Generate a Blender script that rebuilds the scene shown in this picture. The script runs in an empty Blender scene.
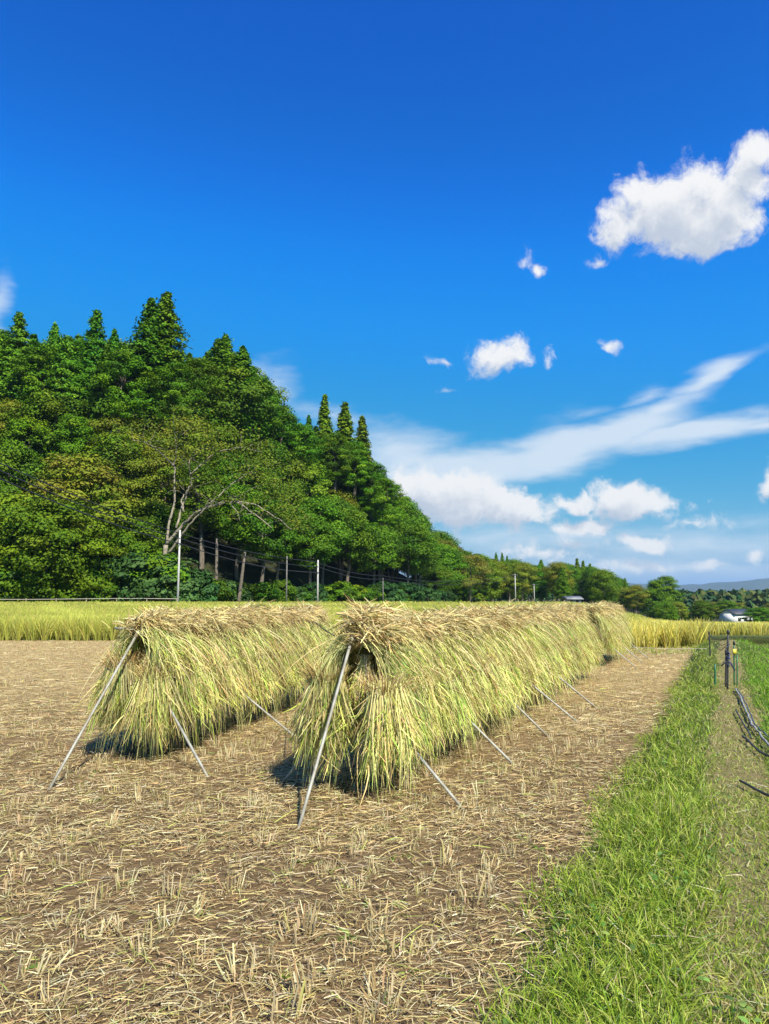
import bpy, math, random
import numpy as np
from mathutils import Vector
random.seed(7)
RNG = np.random.default_rng(7)
R = math.radians
scene = bpy.context.scene
COL = scene.collection

# ------------------------------------------------------------------ camera
F = 740.0
W, H = 769, 1024
EYE = 1.6
PITCH = math.atan((600 - 512) / F)
cam_d = bpy.data.cameras.new('camera')
cam = bpy.data.objects.new('camera', cam_d)
COL.objects.link(cam)
cam.location = (0, 0, EYE)
cam.rotation_euler = (math.pi / 2 + PITCH, 0, 0)
cam_d.sensor_fit = 'VERTICAL'
cam_d.angle_y = 2 * math.atan(512 / F)
cam_d.clip_end = 40000
cam_d.clip_start = 0.05
scene.camera = cam


def ray(px, py):
    u, v = (px - W / 2) / F, (H / 2 - py) / F
    c, s = math.cos(PITCH), math.sin(PITCH)
    return np.array([u, c - v * s, s + v * c])


def at(px, py, z=0.0):
    d = ray(px, py)
    t = (z - EYE) / d[2]
    return np.array([d[0] * t, d[1] * t, z])


def at_y(px, py, y):
    d = ray(px, py)
    t = y / d[1]
    return np.array([d[0] * t, y, EYE + d[2] * t])


def azel(px, py):
    d = ray(px, py)
    d = d / np.linalg.norm(d)
    return math.atan2(d[0], d[1]), math.asin(d[2])


# ------------------------------------------------------------------ light
SUN_AZ, SUN_EL = R(152), R(46)          # azimuth clockwise from +Y: behind the camera, to the right
to_sun = Vector((math.sin(SUN_AZ) * math.cos(SUN_EL), math.cos(SUN_AZ) * math.cos(SUN_EL), math.sin(SUN_EL)))
sl = bpy.data.lights.new('sun', 'SUN')
sl.energy = 5.0
sl.angle = R(0.5)
sl.color = (1.0, 0.94, 0.82)
so = bpy.data.objects.new('sun', sl)
so.rotation_euler = to_sun.to_track_quat('Z', 'Y').to_euler()
so.location = (20, -20, 30)
COL.objects.link(so)
vs = scene.view_settings
vs.view_transform = 'Standard'
vs.look = 'None'
vs.exposure = 0.65
vs.gamma = 1.0
vs.use_curve_mapping = False
scene.cycles.max_bounces = 6
scene.cycles.diffuse_bounces = 3
scene.cycles.glossy_bounces = 2
scene.cycles.transmission_bounces = 4
scene.cycles.volume_bounces = 0
scene.cycles.use_denoising = True

# ------------------------------------------------------------------ world: sky and clouds
world = bpy.data.worlds.new('World')
scene.world = world
world.use_nodes = True
world.cycles.sampling_method = 'MANUAL'
world.cycles.sample_map_resolution = 512
NT = world.node_tree
NT.nodes.clear()


class G:
    """small helper to wire math nodes"""
    def __init__(self, nt):
        self.nt = nt

    def n(self, t, **k):
        x = self.nt.nodes.new(t)
        for a, b in k.items():
            setattr(x, a, b)
        return x

    def put(self, sock, v):
        if hasattr(v, 'is_linked') or isinstance(v, bpy.types.NodeSocket):
            self.nt.links.new(v, sock)
        else:
            sock.default_value = v

    def m(self, op, a, b=0.0, c=0.0, clamp=False):
        x = self.n('ShaderNodeMath', operation=op, use_clamp=clamp)
        for i, v in enumerate((a, b, c)):
            self.put(x.inputs[i], v)
        return x.outputs[0]

    def vm(self, op, a, b=(0, 0, 0)):
        x = self.n('ShaderNodeVectorMath', operation=op)
        self.put(x.inputs[0], a)
        if op == 'SCALE':
            self.put(x.inputs['Scale'], b)
        else:
            self.put(x.inputs[1], b)
        return x.outputs['Value'] if op in ('LENGTH', 'DOT_PRODUCT') else x.outputs[0]

    def ss(self, v, lo, hi, a=0.0, b=1.0):
        x = self.n('ShaderNodeMapRange', interpolation_type='SMOOTHSTEP')
        self.put(x.inputs[0], v)
        for i, q in enumerate((lo, hi, a, b)):
            self.put(x.inputs[i + 1], q)
        return x.outputs[0]

    def noise(self, vec, scale, detail=6, rough=.55, col=False, lac=2.0):
        x = self.n('ShaderNodeTexNoise')
        self.put(x.inputs['Vector'], vec)
        x.inputs['Scale'].default_value = scale
        x.inputs['Detail'].default_value = detail
        x.inputs['Roughness'].default_value = rough
        x.inputs['Lacunarity'].default_value = lac
        return x.outputs['Color' if col else 0]

    def mix(self, fac, a, b):
        x = self.n('ShaderNodeMix', data_type='RGBA')
        self.put(x.inputs[0], fac)
        self.put(x.inputs[6], a)
        self.put(x.inputs[7], b)
        return x.outputs[2]


def blob_field(g, p, blobs, grow=1.0):
    """smooth union of ellipses given as (px, py, rx, ry, rot_deg, weight), held as azimuth/elevation"""
    acc = None
    for (px, py, rx, ry, rot, w) in blobs:
        a, e = azel(px, py)
        k = 1.0 / F
        mp = g.n('ShaderNodeMapping', vector_type='TEXTURE')
        if acc is None:
            g.put(mp.inputs['Vector'], p)
        else:                                   # chained so that the shader compiler keeps few values alive
            ma = g.n('ShaderNodeVectorMath', operation='MULTIPLY_ADD')
            g.put(ma.inputs[0], acc)
            ma.inputs[1].default_value = (1e-9, 1e-9, 1e-9)
            g.put(ma.inputs[2], p)
            g.put(mp.inputs['Vector'], ma.outputs[0])
        mp.inputs['Location'].default_value = (a, e, 0)
        mp.inputs['Rotation'].default_value = (0, 0, R(rot))
        q = 1.0 / (1 + ((px - W / 2) / F) ** 2 + ((600 - py) / F) ** 2)
        mp.inputs['Scale'].default_value = (rx * k * q ** .75 * grow, ry * k * q ** .75 * grow, 1)
        d = g.m('SUBTRACT', 1.0, g.vm('LENGTH', mp.outputs[0]))
        d = g.m('MULTIPLY', d, w)
        acc = d if acc is None else g.m('SMOOTH_MAX', acc, d, 0.12)
    return acc


CUMULUS = [
    (672, 212, 66, 40, 0, 1.5), (705, 222, 56, 34, 0, 1.4), (728, 205, 36, 36, 0, 1.3), (640, 200, 36, 28, 20, 1), (700, 190, 38, 34, 0, 1.1), (742, 178, 36, 36, 0, 1.05),
    (754, 152, 30, 24, 20, 1.1), (690, 243, 46, 20, -8, .95), (735, 222, 40, 22, 20, .95), (616, 228, 26, 24, 60, .95), (597, 264, 13, 7, 20, .55),
    (540, 270, 9, 9, 0, .8), (530, 259, 8, 8, 0, .35),
    (500, 356, 35, 18, 4, 1.05), (488, 350, 16, 14, 0, .8), (552, 356, 7, 14, -15, .45), (442, 366, 11, 5, 0, .4), (616, 346, 11, 8, -20, .65), (448, 392, 10, 5, 0, .25),
    (436, 490, 58, 22, 0, 1.5), (415, 484, 30, 22, 0, 1.3), (470, 503, 64, 19, -3, 1.3), (515, 514, 44, 17, 0, 1.3), (450, 515, 60, 14, 0, .85),
    (628, 500, 42, 20, 0, 1.6), (606, 504, 22, 12, 0, 1), (640, 508, 30, 10, 0, 1),
    (573, 500, 28, 10, 0, 1.1), (583, 526, 34, 11, 5, 1.15), (643, 543, 27, 9, 0, 1.2), (620, 514, 60, 8, 3, .6),
    (768, 482, 12, 20, 0, .95), (712, 563, 18, 9, 0, .7), (752, 556, 14, 8, 0, .75), (640, 566, 40, 8, 0, .6), (575, 545, 40, 8, 0, .6), (690, 522, 30, 7, 5, .5), (540, 556, 50, 9, 0, .6),
]
CIRRUS = [
    (400, 455, 75, 30, 0, .85), (470, 464, 115, 22, 3, 1.25), (560, 450, 84, 22, 14, 1.25), (620, 430, 74, 22, 14, 1.2), (690, 432, 110, 17, 6, 1.2), (770, 424, 60, 11, 3, .9),
    (655, 408, 62, 14, 22, .9), (712, 371, 60, 10, 14, .95), (740, 362, 30, 7, 18, .7), (640, 392, 30, 8, 14, .6), (575, 412, 36, 10, 16, .35),
    (275, 388, 26, 36, -30, .5), (262, 376, 20, 22, -30, .45), (0, 306, 14, 40, 0, .55), (330, 420, 60, 16, -12, .5),
    (560, 540, 200, 16, 2, .55), (700, 545, 140, 22, 2, .62), (640, 570, 220, 14, 0, .6), (480, 540, 90, 16, 0, .6),
]
g = G(NT)
tc = g.n('ShaderNodeTexCoord')
dirv = tc.outputs['Generated']
sx = g.n('ShaderNodeSeparateXYZ')
g.put(sx.inputs[0], dirv)
az = g.m('ARCTAN2', sx.outputs[0], sx.outputs[1])
el = g.m('ARCSINE', sx.outputs[2])
cb = g.n('ShaderNodeCombineXYZ')
g.put(cb.inputs[0], az)
g.put(cb.inputs[1], el)
P0 = cb.outputs[0]


def cumulus(p):
    w1 = g.vm('SCALE', g.vm('SUBTRACT', g.noise(p, 17, 3, .5, True), (.5, .5, .5)), 0.05)
    p1 = g.vm('ADD', p, w1)
    f = blob_field(g, p1, CUMULUS, 1.28)
    d1 = g.noise(p1, 36, 9, .68)
    d = g.m('ADD', f, g.m('MULTIPLY', g.m('SUBTRACT', d1, .5), 1.75))
    return d


D0 = cumulus(P0)
D1 = cumulus(g.vm('ADD', P0, (0.008, 0.022, 0)))
alpha = g.m('MULTIPLY', g.ss(D0, .02, .70), .98)
# darker where more cloud lies between here and the sun, and where the body is thick and low
lit = g.m('SUBTRACT', D0, D1)
sh = g.ss(lit, -.55, .40)
thick = g.ss(D1, .15, 1.2, 1.0, .54)
bright = g.m('MULTIPLY', g.m('ADD', .60, g.m('MULTIPLY', sh, .40)), thick)
ccol = g.mix(bright, (.40, .50, .66, 1), (1.0, 1.0, 1.0, 1))

mpz = g.n('ShaderNodeMapping')
g.put(mpz.inputs['Vector'], P0)
mpz.inputs['Rotation'].default_value = (0, 0, R(-12))
mpz.inputs['Scale'].default_value = (1, 3.2, 1)
wv = g.vm('SCALE', g.vm('SUBTRACT', g.noise(mpz.outputs[0], 5, 4, .55, True), (.5, .5, .5)), 0.05)
fc = blob_field(g, g.vm('ADD', P0, wv), CIRRUS, 1.35)
cn = g.noise(mpz.outputs[0], 16, 7, .6)
calpha = g.m('MULTIPLY', g.ss(g.m('ADD', fc, g.m('MULTIPLY', g.m('SUBTRACT', cn, .5), .65)), .0, .9), .86)

sky = g.n('ShaderNodeTexSky', sky_type='NISHITA')
sky.sun_disc = False
sky.sun_elevation = SUN_EL
sky.sun_rotation = SUN_AZ
sky.altitude = 0
sky.air_density = 1.0
sky.dust_density = 0.6
sky.ozone_density = 2.5
sp = g.n('ShaderNodeSeparateColor')
g.put(sp.inputs[0], sky.outputs[0])
# the sky model's brightness per channel, re-graded to the camera's saturated blue
GRADE = [[(0, 0), (.77, .0010), (.9, .0016), (1.17, .0028), (1.46, .008), (1.79, .016), (3.0, .08), (5.3, .31), (8, .5)],
         [(0, 0), (1.3, .104), (1.5, .133), (1.78, .19), (1.98, .235), (2.44, .29), (2.93, .315), (6.0, .52), (8, .62)],
         [(0, 0), (2.4, .55), (2.75, .62), (3.2, .77), (3.5, .84), (4.2, .86), (4.8, .80), (5.3, .76), (8, .76)]]
chan = []
for i in range(3):
    fc_ = g.n('ShaderNodeFloatCurve')
    cv = fc_.mapping.curves[0]
    cv.points[0].location = (0, 0)
    cv.points[1].location = (1, GRADE[i][-1][1])
    for (x_, y_) in GRADE[i][1:-1]:
        cv.points.new(x_ / 8, y_)
    fc_.mapping.update()
    g.put(fc_.inputs['Value'], g.m('MULTIPLY', sp.outputs[i], 1 / 8))
    chan.append(g.m('MULTIPLY', fc_.outputs[0], 1 / .1255))
cc = g.n('ShaderNodeCombineColor')
for i in range(3):
    g.put(cc.inputs[i], chan[i])
CLOUD = 7.6
c1 = g.mix(calpha, cc.outputs[0], (CLOUD * .80, CLOUD * .90, CLOUD * 1.0, 1))
vc = g.n('ShaderNodeVectorMath', operation='SCALE')
g.put(vc.inputs[0], ccol)
vc.inputs['Scale'].default_value = CLOUD
c2 = g.mix(alpha, c1, vc.outputs[0])
bg = g.n('ShaderNodeBackground')
g.put(bg.inputs[0], c2)
bg.inputs[1].default_value = 0.08
wo = g.n('ShaderNodeOutputWorld')
NT.links.new(bg.outputs[0], wo.inputs[0])


# ------------------------------------------------------------------ helpers
def tag(o, label=None, cat=None, group=None, kind=None):
    if label:
        o['label'] = label
    if cat:
        o['category'] = cat
    if group:
        o['group'] = group
    if kind:
        o['kind'] = kind
    return o


def mesh(name, V, faces, mats, tint=None, mi=None, smooth=False):
    """faces: list of (n,k) int arrays"""
    me = bpy.data.meshes.new(name)
    V = np.asarray(V, np.float32)
    me.vertices.add(len(V))
    me.vertices.foreach_set('co', V.ravel())
    loops = np.concatenate([f.ravel() for f in faces]).astype(np.int32)
    tot = np.concatenate([np.full(len(f), f.shape[1]) for f in faces]).astype(np.int32)
    start = np.concatenate([[0], np.cumsum(tot)[:-1]]).astype(np.int32)
    me.loops.add(len(loops))
    me.loops.foreach_set('vertex_index', loops)
    me.polygons.add(len(tot))
    me.polygons.foreach_set('loop_start', start)
    me.polygons.foreach_set('loop_total', tot)
    if smooth:
        me.polygons.foreach_set('use_smooth', np.ones(len(tot), bool))
    for m_ in (mats if isinstance(mats, (list, tuple)) else [mats]):
        me.materials.append(m_)
    if mi is not None:
        me.polygons.foreach_set('material_index', np.asarray(mi, np.int32))
    if tint is not None:
        a = me.attributes.new('tint', 'FLOAT_COLOR', 'POINT')
        t4 = np.ones((len(V), 4), np.float32)
        t4[:, :3] = tint
        a.data.foreach_set('color', t4.ravel())
    me.update(calc_edges=True)
    me.validate()
    return me


def obj(name, me, parent=None, loc=(0, 0, 0), rot=(0, 0, 0)):
    o = bpy.data.objects.new(name, me)
    COL.objects.link(o)
    o.location = loc
    o.rotation_euler = rot
    if parent:
        o.parent = parent
    return o


class MB:
    def __init__(self):
        self.V, self.F, self.T, self.n = [], {}, [], 0

    def add(self, V, F, tint=(1, 1, 1)):
        V = np.asarray(V, float)
        F = np.asarray(F, int)
        self.V.append(V)
        self.F.setdefault(F.shape[1], []).append(F + self.n)
        t = np.asarray(tint, float)
        self.T.append(np.broadcast_to(t, (len(V), 3)) if t.ndim == 1 else t)
        self.n += len(V)
        return self

    def me(self, name, mat, smooth=False):
        return mesh(name, np.concatenate(self.V), [np.concatenate(f) for f in self.F.values()], mat,
                    np.concatenate(self.T), smooth=smooth)

    def tube(self, pts, rad, k=6, tint=(1, 1, 1), caps=True):
        pts = np.asarray(pts, float)
        n = len(pts)
        rad = np.broadcast_to(np.asarray(rad, float), (n,))
        d = np.gradient(pts, axis=0)
        d /= np.linalg.norm(d, axis=1)[:, None] + 1e-9
        ref = np.array([0, 0, 1.0]) if abs(d[0][2]) < .9 else np.array([1.0, 0, 0])
        s = np.cross(d, ref)
        s /= np.linalg.norm(s, axis=1)[:, None] + 1e-9
        t = np.cross(s, d)
        a = np.arange(k) * 2 * np.pi / k
        V = pts[:, None, :] + rad[:, None, None] * (np.cos(a)[None, :, None] * s[:, None, :] + np.sin(a)[None, :, None] * t[:, None, :])
        V = V.reshape(-1, 3)
        i = np.arange(n - 1)[:, None] * k + np.arange(k)[None, :]
        j = np.arange(n - 1)[:, None] * k + (np.arange(k)[None, :] + 1) % k
        Fq = np.stack([i, j, j + k, i + k], -1).reshape(-1, 4)
        self.add(V, Fq, tint)
        if caps:
            self.F.setdefault(k, []).append(np.array([np.arange(k)[::-1]]) + self.n - n * k)
            self.F.setdefault(k, []).append(np.array([np.arange(k)]) + self.n - k)
        return self

    def box(self, c, s, tint=(1, 1, 1), rz=0.0):
        c = np.asarray(c, float)
        s = np.asarray(s, float) / 2
        V = np.array([[x, y, z] for x in (-1, 1) for y in (-1, 1) for z in (-1, 1)], float) * s
        if rz:
            co, si = math.cos(rz), math.sin(rz)
            V = np.stack([V[:, 0] * co - V[:, 1] * si, V[:, 0] * si + V[:, 1] * co, V[:, 2]], 1)
        Fq = [[0, 1, 3, 2], [4, 6, 7, 5], [0, 4, 5, 1], [2, 3, 7, 6], [0, 2, 6, 4], [1, 5, 7, 3]]
        return self.add(V + c, Fq, tint)


def unit(v):
    return v / (np.linalg.norm(v, axis=-1, keepdims=True) + 1e-9)


def ribbons(mb, base, d0, side, L, w, curve, col0, col1, segs=4, tip=.15, base_w=.7):
    """a batch of blades: base + d0*L*t + curve*L*t^2, width w along side, tapering to the tip"""
    N = len(base)
    L = np.broadcast_to(np.asarray(L, float), (N,))
    w = np.broadcast_to(np.asarray(w, float), (N,))
    t = np.linspace(0, 1, segs + 1)
    prof = np.where(t < .35, base_w + (1 - base_w) * t / .35, 1 - (1 - tip) * ((t - .35) / .65) ** 1.6)
    P = base[:, None] + L[:, None, None] * (d0[:, None] * t[None, :, None] + curve[:, None] * (t ** 2)[None, :, None])
    off = side[:, None] * (w[:, None] * prof[None] * .5)[:, :, None]
    V = np.stack([P - off, P + off], 2).reshape(-1, 3)
    C = col0[:, None] * (1 - t)[None, :, None] + col1[:, None] * t[None, :, None]
    C = np.repeat(C, 2, axis=1).reshape(-1, 3)
    b = np.arange(N)[:, None] * (2 * (segs + 1)) + np.arange(segs)[None] * 2
    Fq = np.stack([b, b + 1, b + 3, b + 2], -1).reshape(-1, 4)
    mb.add(V, Fq, C)


def pick(cols, probs, n, jit=.18, rng=RNG):
    c = np.asarray(cols, float)[rng.choice(len(cols), n, p=probs)]
    return np.clip(c * (1 + rng.normal(0, jit, (n, 1))) * (1 + rng.normal(0, jit * .3, (n, 3))), .004, .9)


def rdir(n, rng=RNG):
    return unit(rng.normal(size=(n, 3)))


# ------------------------------------------------------------------ materials
def new_mat(name):
    m = bpy.data.materials.new(name)
    m.use_nodes = True
    m.node_tree.nodes.clear()
    return m, G(m.node_tree)


def finish(m, g, sh):
    o = g.n('ShaderNodeOutputMaterial')
    g.nt.links.new(sh, o.inputs[0])
    return m


def leaf_mat(name, trans=.3, vary=.25, hue=.03, rough=.6, spec=.25, sat=1.0):
    m, g = new_mat(name)
    a = g.n('ShaderNodeAttribute', attribute_name='tint')
    oi = g.n('ShaderNodeObjectInfo')
    hs = g.n('ShaderNodeHueSaturation')
    g.put(hs.inputs['Color'], a.outputs['Color'])
    g.put(hs.inputs['Hue'], g.m('ADD', .5 - hue / 2, g.m('MULTIPLY', oi.outputs['Random'], hue)))
    r2 = g.m('FRACT', g.m('MULTIPLY', oi.outputs['Random'], 17.31))
    g.put(hs.inputs['Value'], g.m('ADD', 1 - vary / 2, g.m('MULTIPLY', r2, vary)))
    hs.inputs['Saturation'].default_value = sat
    p = g.n('ShaderNodeBsdfPrincipled')
    g.put(p.inputs['Base Color'], hs.outputs[0])
    p.inputs['Roughness'].default_value = rough
    p.inputs['Specular IOR Level'].default_value = spec
    if trans <= 0:
        return finish(m, g, p.outputs[0])
    tr = g.n('ShaderNodeBsdfTranslucent')
    g.put(tr.inputs[0], hs.outputs[0])
    mx = g.n('ShaderNodeMixShader')
    mx.inputs[0].default_value = trans
    g.nt.links.new(p.outputs[0], mx.inputs[1])
    g.nt.links.new(tr.outputs[0], mx.inputs[2])
    return finish(m, g, mx.outputs[0])


def solid(name, col, rough=.6, metal=0.0, noise=.25, scale=8.0, bump=0.0, col2=None):
    m, g = new_mat(name)
    t = g.n('ShaderNodeTexCoord')
    nz = g.noise(t.outputs['Object'], scale, 6, .6)
    p = g.n('ShaderNodeBsdfPrincipled')
    c2 = col2 or tuple(c * (1 - noise) for c in col)
    g.put(p.inputs['Base Color'], g.mix(g.ss(nz, .3, .7), (*c2, 1), (*col, 1)))
    p.inputs['Roughness'].default_value = rough
    p.inputs['Metallic'].default_value = metal
    if bump:
        b = g.n('ShaderNodeBump')
        b.inputs['Strength'].default_value = bump
        b.inputs['Distance'].default_value = .02
        g.put(b.inputs['Height'], nz)
        g.nt.links.new(b.outputs[0], p.inputs['Normal'])
    return finish(m, g, p.outputs[0])


M_STRAW = leaf_mat('straw', .15, .2, .015, .55, .3)
M_RICE = leaf_mat('rice_leaf', .12, .5, .035, .5, .3, 1.0)
M_GRASS = leaf_mat('grass_blade', .32, .0, .0, .5, .3)
M_FIELD = leaf_mat('ripe_rice', .25, .0, .0, .6, .2)
M_LEAF = leaf_mat('tree_leaf', .10, .55, .03, .6, .12, 1.05)
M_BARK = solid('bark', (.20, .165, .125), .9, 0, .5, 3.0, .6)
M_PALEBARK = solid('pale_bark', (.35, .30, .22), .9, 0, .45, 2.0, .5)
M_PIPE = solid('galvanised_pipe', (.40, .40, .35), .6, .1, .3, 9.0, 0, (.24, .215, .16))
M_BAMBOO = solid('old_bamboo', (.30, .24, .15), .7, 0, .4, 6.0, .2)
M_TWINE = solid('twine', (.42, .34, .2), .9, 0, .3, 30.0)
M_POLE = solid('concrete_pole', (.55, .54, .51), .8, 0, .25, 2.0)
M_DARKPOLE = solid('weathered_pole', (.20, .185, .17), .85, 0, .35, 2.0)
M_WIRE = solid('cable', (.03, .03, .035), .6)
M_STEEL = solid('dark_steel', (.04, .04, .042), .6, .1, .3, 20)
M_NET = solid('black_net', (.025, .027, .03), .8, 0, .3, 40)
M_BLUE = solid('blue_cord', (.03, .05, .13), .6, 0, .3, 30)
M_GREENPLASTIC = solid('green_plastic', (.03, .15, .06), .5, 0, .3, 20)
M_YELLOW = solid('yellow_plastic', (.75, .6, .08), .5, 0, .15, 20)
M_HOSE = solid('grey_blue_net', (.34, .34, .33), .7, 0, .5, 18)
M_ROPE = solid('pale_rope', (.55, .5, .4), .9, 0, .3, 40)
M_WHITE = solid('white_plaster', (.82, .82, .80), .7, 0, .08, 2)
M_ROOF = solid('dark_roof', (.08, .085, .10), .6, 0, .35, 2)
M_GREYROOF = solid('grey_sheet_roof', (.26, .27, .28), .6, 0, .3, 2)
M_GREYWALL = solid('grey_wall', (.38, .39, .41), .8, 0, .2, 1.5)
M_GLASS = solid('dark_glass', (.03, .035, .04), .1, 0, .2, 2)
M_SEAL = solid('porcelain', (.75, .75, .73), .3, 0, .1, 5)

# ------------------------------------------------------------------ ground shape
FA = at(500, 985)[:2]
FDIR = np.array([math.sin(R(24.3)), math.cos(R(24.3))])
FN = np.array([FDIR[1], -FDIR[0]])


def smooth(a, lo, hi):
    t = np.clip((a - lo) / (hi - lo), 0, 1)
    return t * t * (3 - 2 * t)


def uv_of(x, y):
    dx, dy = x - FA[0], y - FA[1]
    return dx * FN[0] + dy * FN[1], dx * FDIR[0] + dy * FDIR[1]


def pxof(x, y):
    return W / 2 + F * x / np.maximum(y, 1e-3)


BX = [-900, -300, -60, 60, 180, 240, 300, 350, 400, 460, 500, 560, 640, 720, 800, 1200]
BR = [95, 90, 88, 90, 95, 102, 118, 135, 155, 200, 235, 260, 300, 330, 360, 420]        # depth where the slope begins
CP = [30, 32, 32, 32, 31, 28, 22, 16, 8.5, 1.5, 0, -1, -5, -9, -11, -12]                  # rise of the slope


def wig(x, y):
    return (np.sin(x * 3.1 + 1.3 * np.sin(y * 1.7)) * np.sin(y * 2.7 + .8 * np.sin(x * 2.3)) * .012
            + np.sin(x * 9.7 + y * 3.3) * np.sin(y * 8.1 - x * 2.9) * .006)


def hgt(x, y):
    x = np.asarray(x, float)
    y = np.asarray(y, float)
    u, v = uv_of(x, y)
    z = .10 * smooth(u, .0, .5) * (1 - smooth(u, 1.5, 2.0)) - .12 * smooth(u, 1.6, 2.3)
    z = z * (1 - smooth(v, 24, 30))
    hump = .20 * np.exp(-((u - 1.2) / 1.3) ** 2 - ((v - 23.5) / 2.2) ** 2)
    px = pxof(x, np.maximum(y, 1))
    px = np.where(y < 5, np.where(x < 0, -900, 1200), px)
    rb = np.interp(px, BX, BR)
    cp = np.interp(px, BX, CP)
    lefty = 1 - smooth(px, 560, 700)
    flat_l = np.clip((y - 30) * .0128, 0, .8) * lefty
    fall = -np.clip((y - 24) * .030, 0, 9.0) * (1 - lefty)
    slope = np.where(cp > 0, cp, 0) * smooth(y - rb, 0, 62)
    zz = z + hump + flat_l + fall + slope
    near = 1 - smooth(np.hypot(x, y), 30, 45)
    return zz + wig(x, y) * near


# ------------------------------------------------------------------ ground sheet
az_in = np.radians(np.linspace(-34, 34, 250))
az_out = np.radians(np.concatenate([np.linspace(36, 324, 90)]))
AZ = np.concatenate([az_in, az_out])
RR = np.concatenate([[.02, .5, 1.0, 1.5], np.geomspace(2.0, 36, 260), np.geomspace(37.5, 12000, 130)])
gx = RR[:, None] * np.sin(AZ)[None]
gy = RR[:, None] * np.cos(AZ)[None]
gz = hgt(gx, gy)
far = smooth(RR, 700, 3000)[:, None]
gz = gz * (1 - far) + (-12.0) * far
nr, na = gx.shape
GV = np.stack([gx, gy, gz], -1).reshape(-1, 3)
ii = (np.arange(nr - 1)[:, None] * na + np.arange(na)[None])
jj = (np.arange(nr - 1)[:, None] * na + (np.arange(na)[None] + 1) % na)
GF = np.stack([ii, ii + na, jj + na, jj], -1).reshape(-1, 4)

gm, gg = new_mat('ground_earth')
geo = gg.n('ShaderNodeNewGeometry')
pos = geo.outputs['Position']
ta = gg.n('ShaderNodeAttribute', attribute_name='tint')
n1 = gg.noise(pos, 1.3, 6, .6)
n2 = gg.noise(pos, 22, 6, .7)
n3 = gg.noise(pos, 90, 4, .7)
k_ = gg.m('ADD', .55, gg.m('MULTIPLY', gg.m('ADD', gg.m('MULTIPLY', n1, .5), gg.m('MULTIPLY', n2, .5)), .9))
gp = gg.n('ShaderNodeBsdfPrincipled')
vsn = gg.n('ShaderNodeVectorMath', operation='SCALE')
gg.put(vsn.inputs[0], ta.outputs['Color'])
gg.put(vsn.inputs['Scale'], k_)
gg.put(gp.inputs['Base Color'], vsn.outputs[0])
gp.inputs['Roughness'].default_value = .95
gp.inputs['Specular IOR Level'].default_value = .1
bmp = gg.n('ShaderNodeBump')
bmp.inputs['Strength'].default_value = .9
bmp.inputs['Distance'].default_value = .03
gg.put(bmp.inputs['Height'], gg.m('ADD', n2, gg.m('MULTIPLY', n3, .4)))
gg.nt.links.new(bmp.outputs[0], gp.inputs['Normal'])
finish(gm, gg, gp.outputs[0])
M_GROUND = gm

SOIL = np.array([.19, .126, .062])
TURF = np.array([.085, .105, .03])
DRY = np.array([.24, .195, .085])
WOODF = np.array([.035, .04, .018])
fu, fv = uv_of(gx, gy)
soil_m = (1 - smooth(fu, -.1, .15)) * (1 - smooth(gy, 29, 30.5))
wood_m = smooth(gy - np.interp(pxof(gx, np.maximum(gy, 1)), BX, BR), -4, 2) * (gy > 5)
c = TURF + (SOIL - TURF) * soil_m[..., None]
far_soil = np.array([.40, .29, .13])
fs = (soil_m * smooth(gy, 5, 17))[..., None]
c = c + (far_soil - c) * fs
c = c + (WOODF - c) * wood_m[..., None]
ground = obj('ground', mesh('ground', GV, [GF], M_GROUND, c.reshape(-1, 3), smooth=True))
tag(ground, kind='structure')

# dirt path on the low bank
PU = np.linspace(.72, 1.28, 15)
PV = np.linspace(-4, 28, 260)
pu, pv = np.meshgrid(PU, PV)
edge = .12 * np.sin(pv * 1.9) + .07 * np.sin(pv * 5.3 + 1)
pu2 = 1.0 + (pu - 1.0) * (1 + edge * .8) + .05 * np.sin(pv * .9)
pxw = FA[0] + pu2 * FN[0] + pv * FDIR[0]
pyw = FA[1] + pu2 * FN[1] + pv * FDIR[1]
pz = hgt(pxw, pyw) + .008 - .03 * (np.abs(pu - 1.0) > .26)
i_ = np.arange(259)[:, None] * 15 + np.arange(14)[None]
path = obj('dirt_path', mesh('dirt_path', np.stack([pxw, pyw, pz], -1).reshape(-1, 3),
           [np.stack([i_, i_ + 1, i_ + 16, i_ + 15], -1).reshape(-1, 4)], M_GROUND, DRY, smooth=True))
tag(path, kind='structure')

# ------------------------------------------------------------------ far mountains
M_MOUNT = solid('wooded_mountain', (.045, .06, .035), .95, 0, .35, .004)


def mountain(name, prof, dist, depth, seed):
    rg = np.random.default_rng(seed)
    xs = np.linspace(prof[0][0], prof[-1][0], 220)
    top = np.interp(xs, [p[0] for p in prof], [p[1] for p in prof])
    nz_ = sum(np.sin(xs * f + rg.uniform(0, 6)) * a for f, a in ((.03, 1.0), (.08, .7), (.17, .5), (.4, .3)))
    rows = []
    for k, (f, h_) in enumerate(((0, 0), (.2, .35), (.45, .75), (.7, 1.0), (1.0, .85), (1.5, 0))):
        y = dist + depth * f
        jit = rg.normal(0, .05, len(xs)) * (0 if k in (0, 5) else 1)
        z = EYE + (590 - (top - nz_ * .8)) / F * (dist + .7 * depth) * (h_ + jit * .6) - 12 * (1 - h_) - (10 / F) * dist * 0
        rows.append(np.stack([(xs - W / 2) / F * y, np.full_like(xs, y), z - (30 if k in (0, 5) else 0)], 1))
    V = np.stack(rows, 0)
    n_ = len(xs)
    i = np.arange(5)[:, None] * n_ + np.arange(n_ - 1)[None]
    o = obj(name, mesh(name, V.reshape(-1, 3), [np.stack([i, i + 1, i + n_ + 1, i + n_], -1).reshape(-1, 4)], M_MOUNT, smooth=True))
    tag(o, kind='structure')


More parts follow.
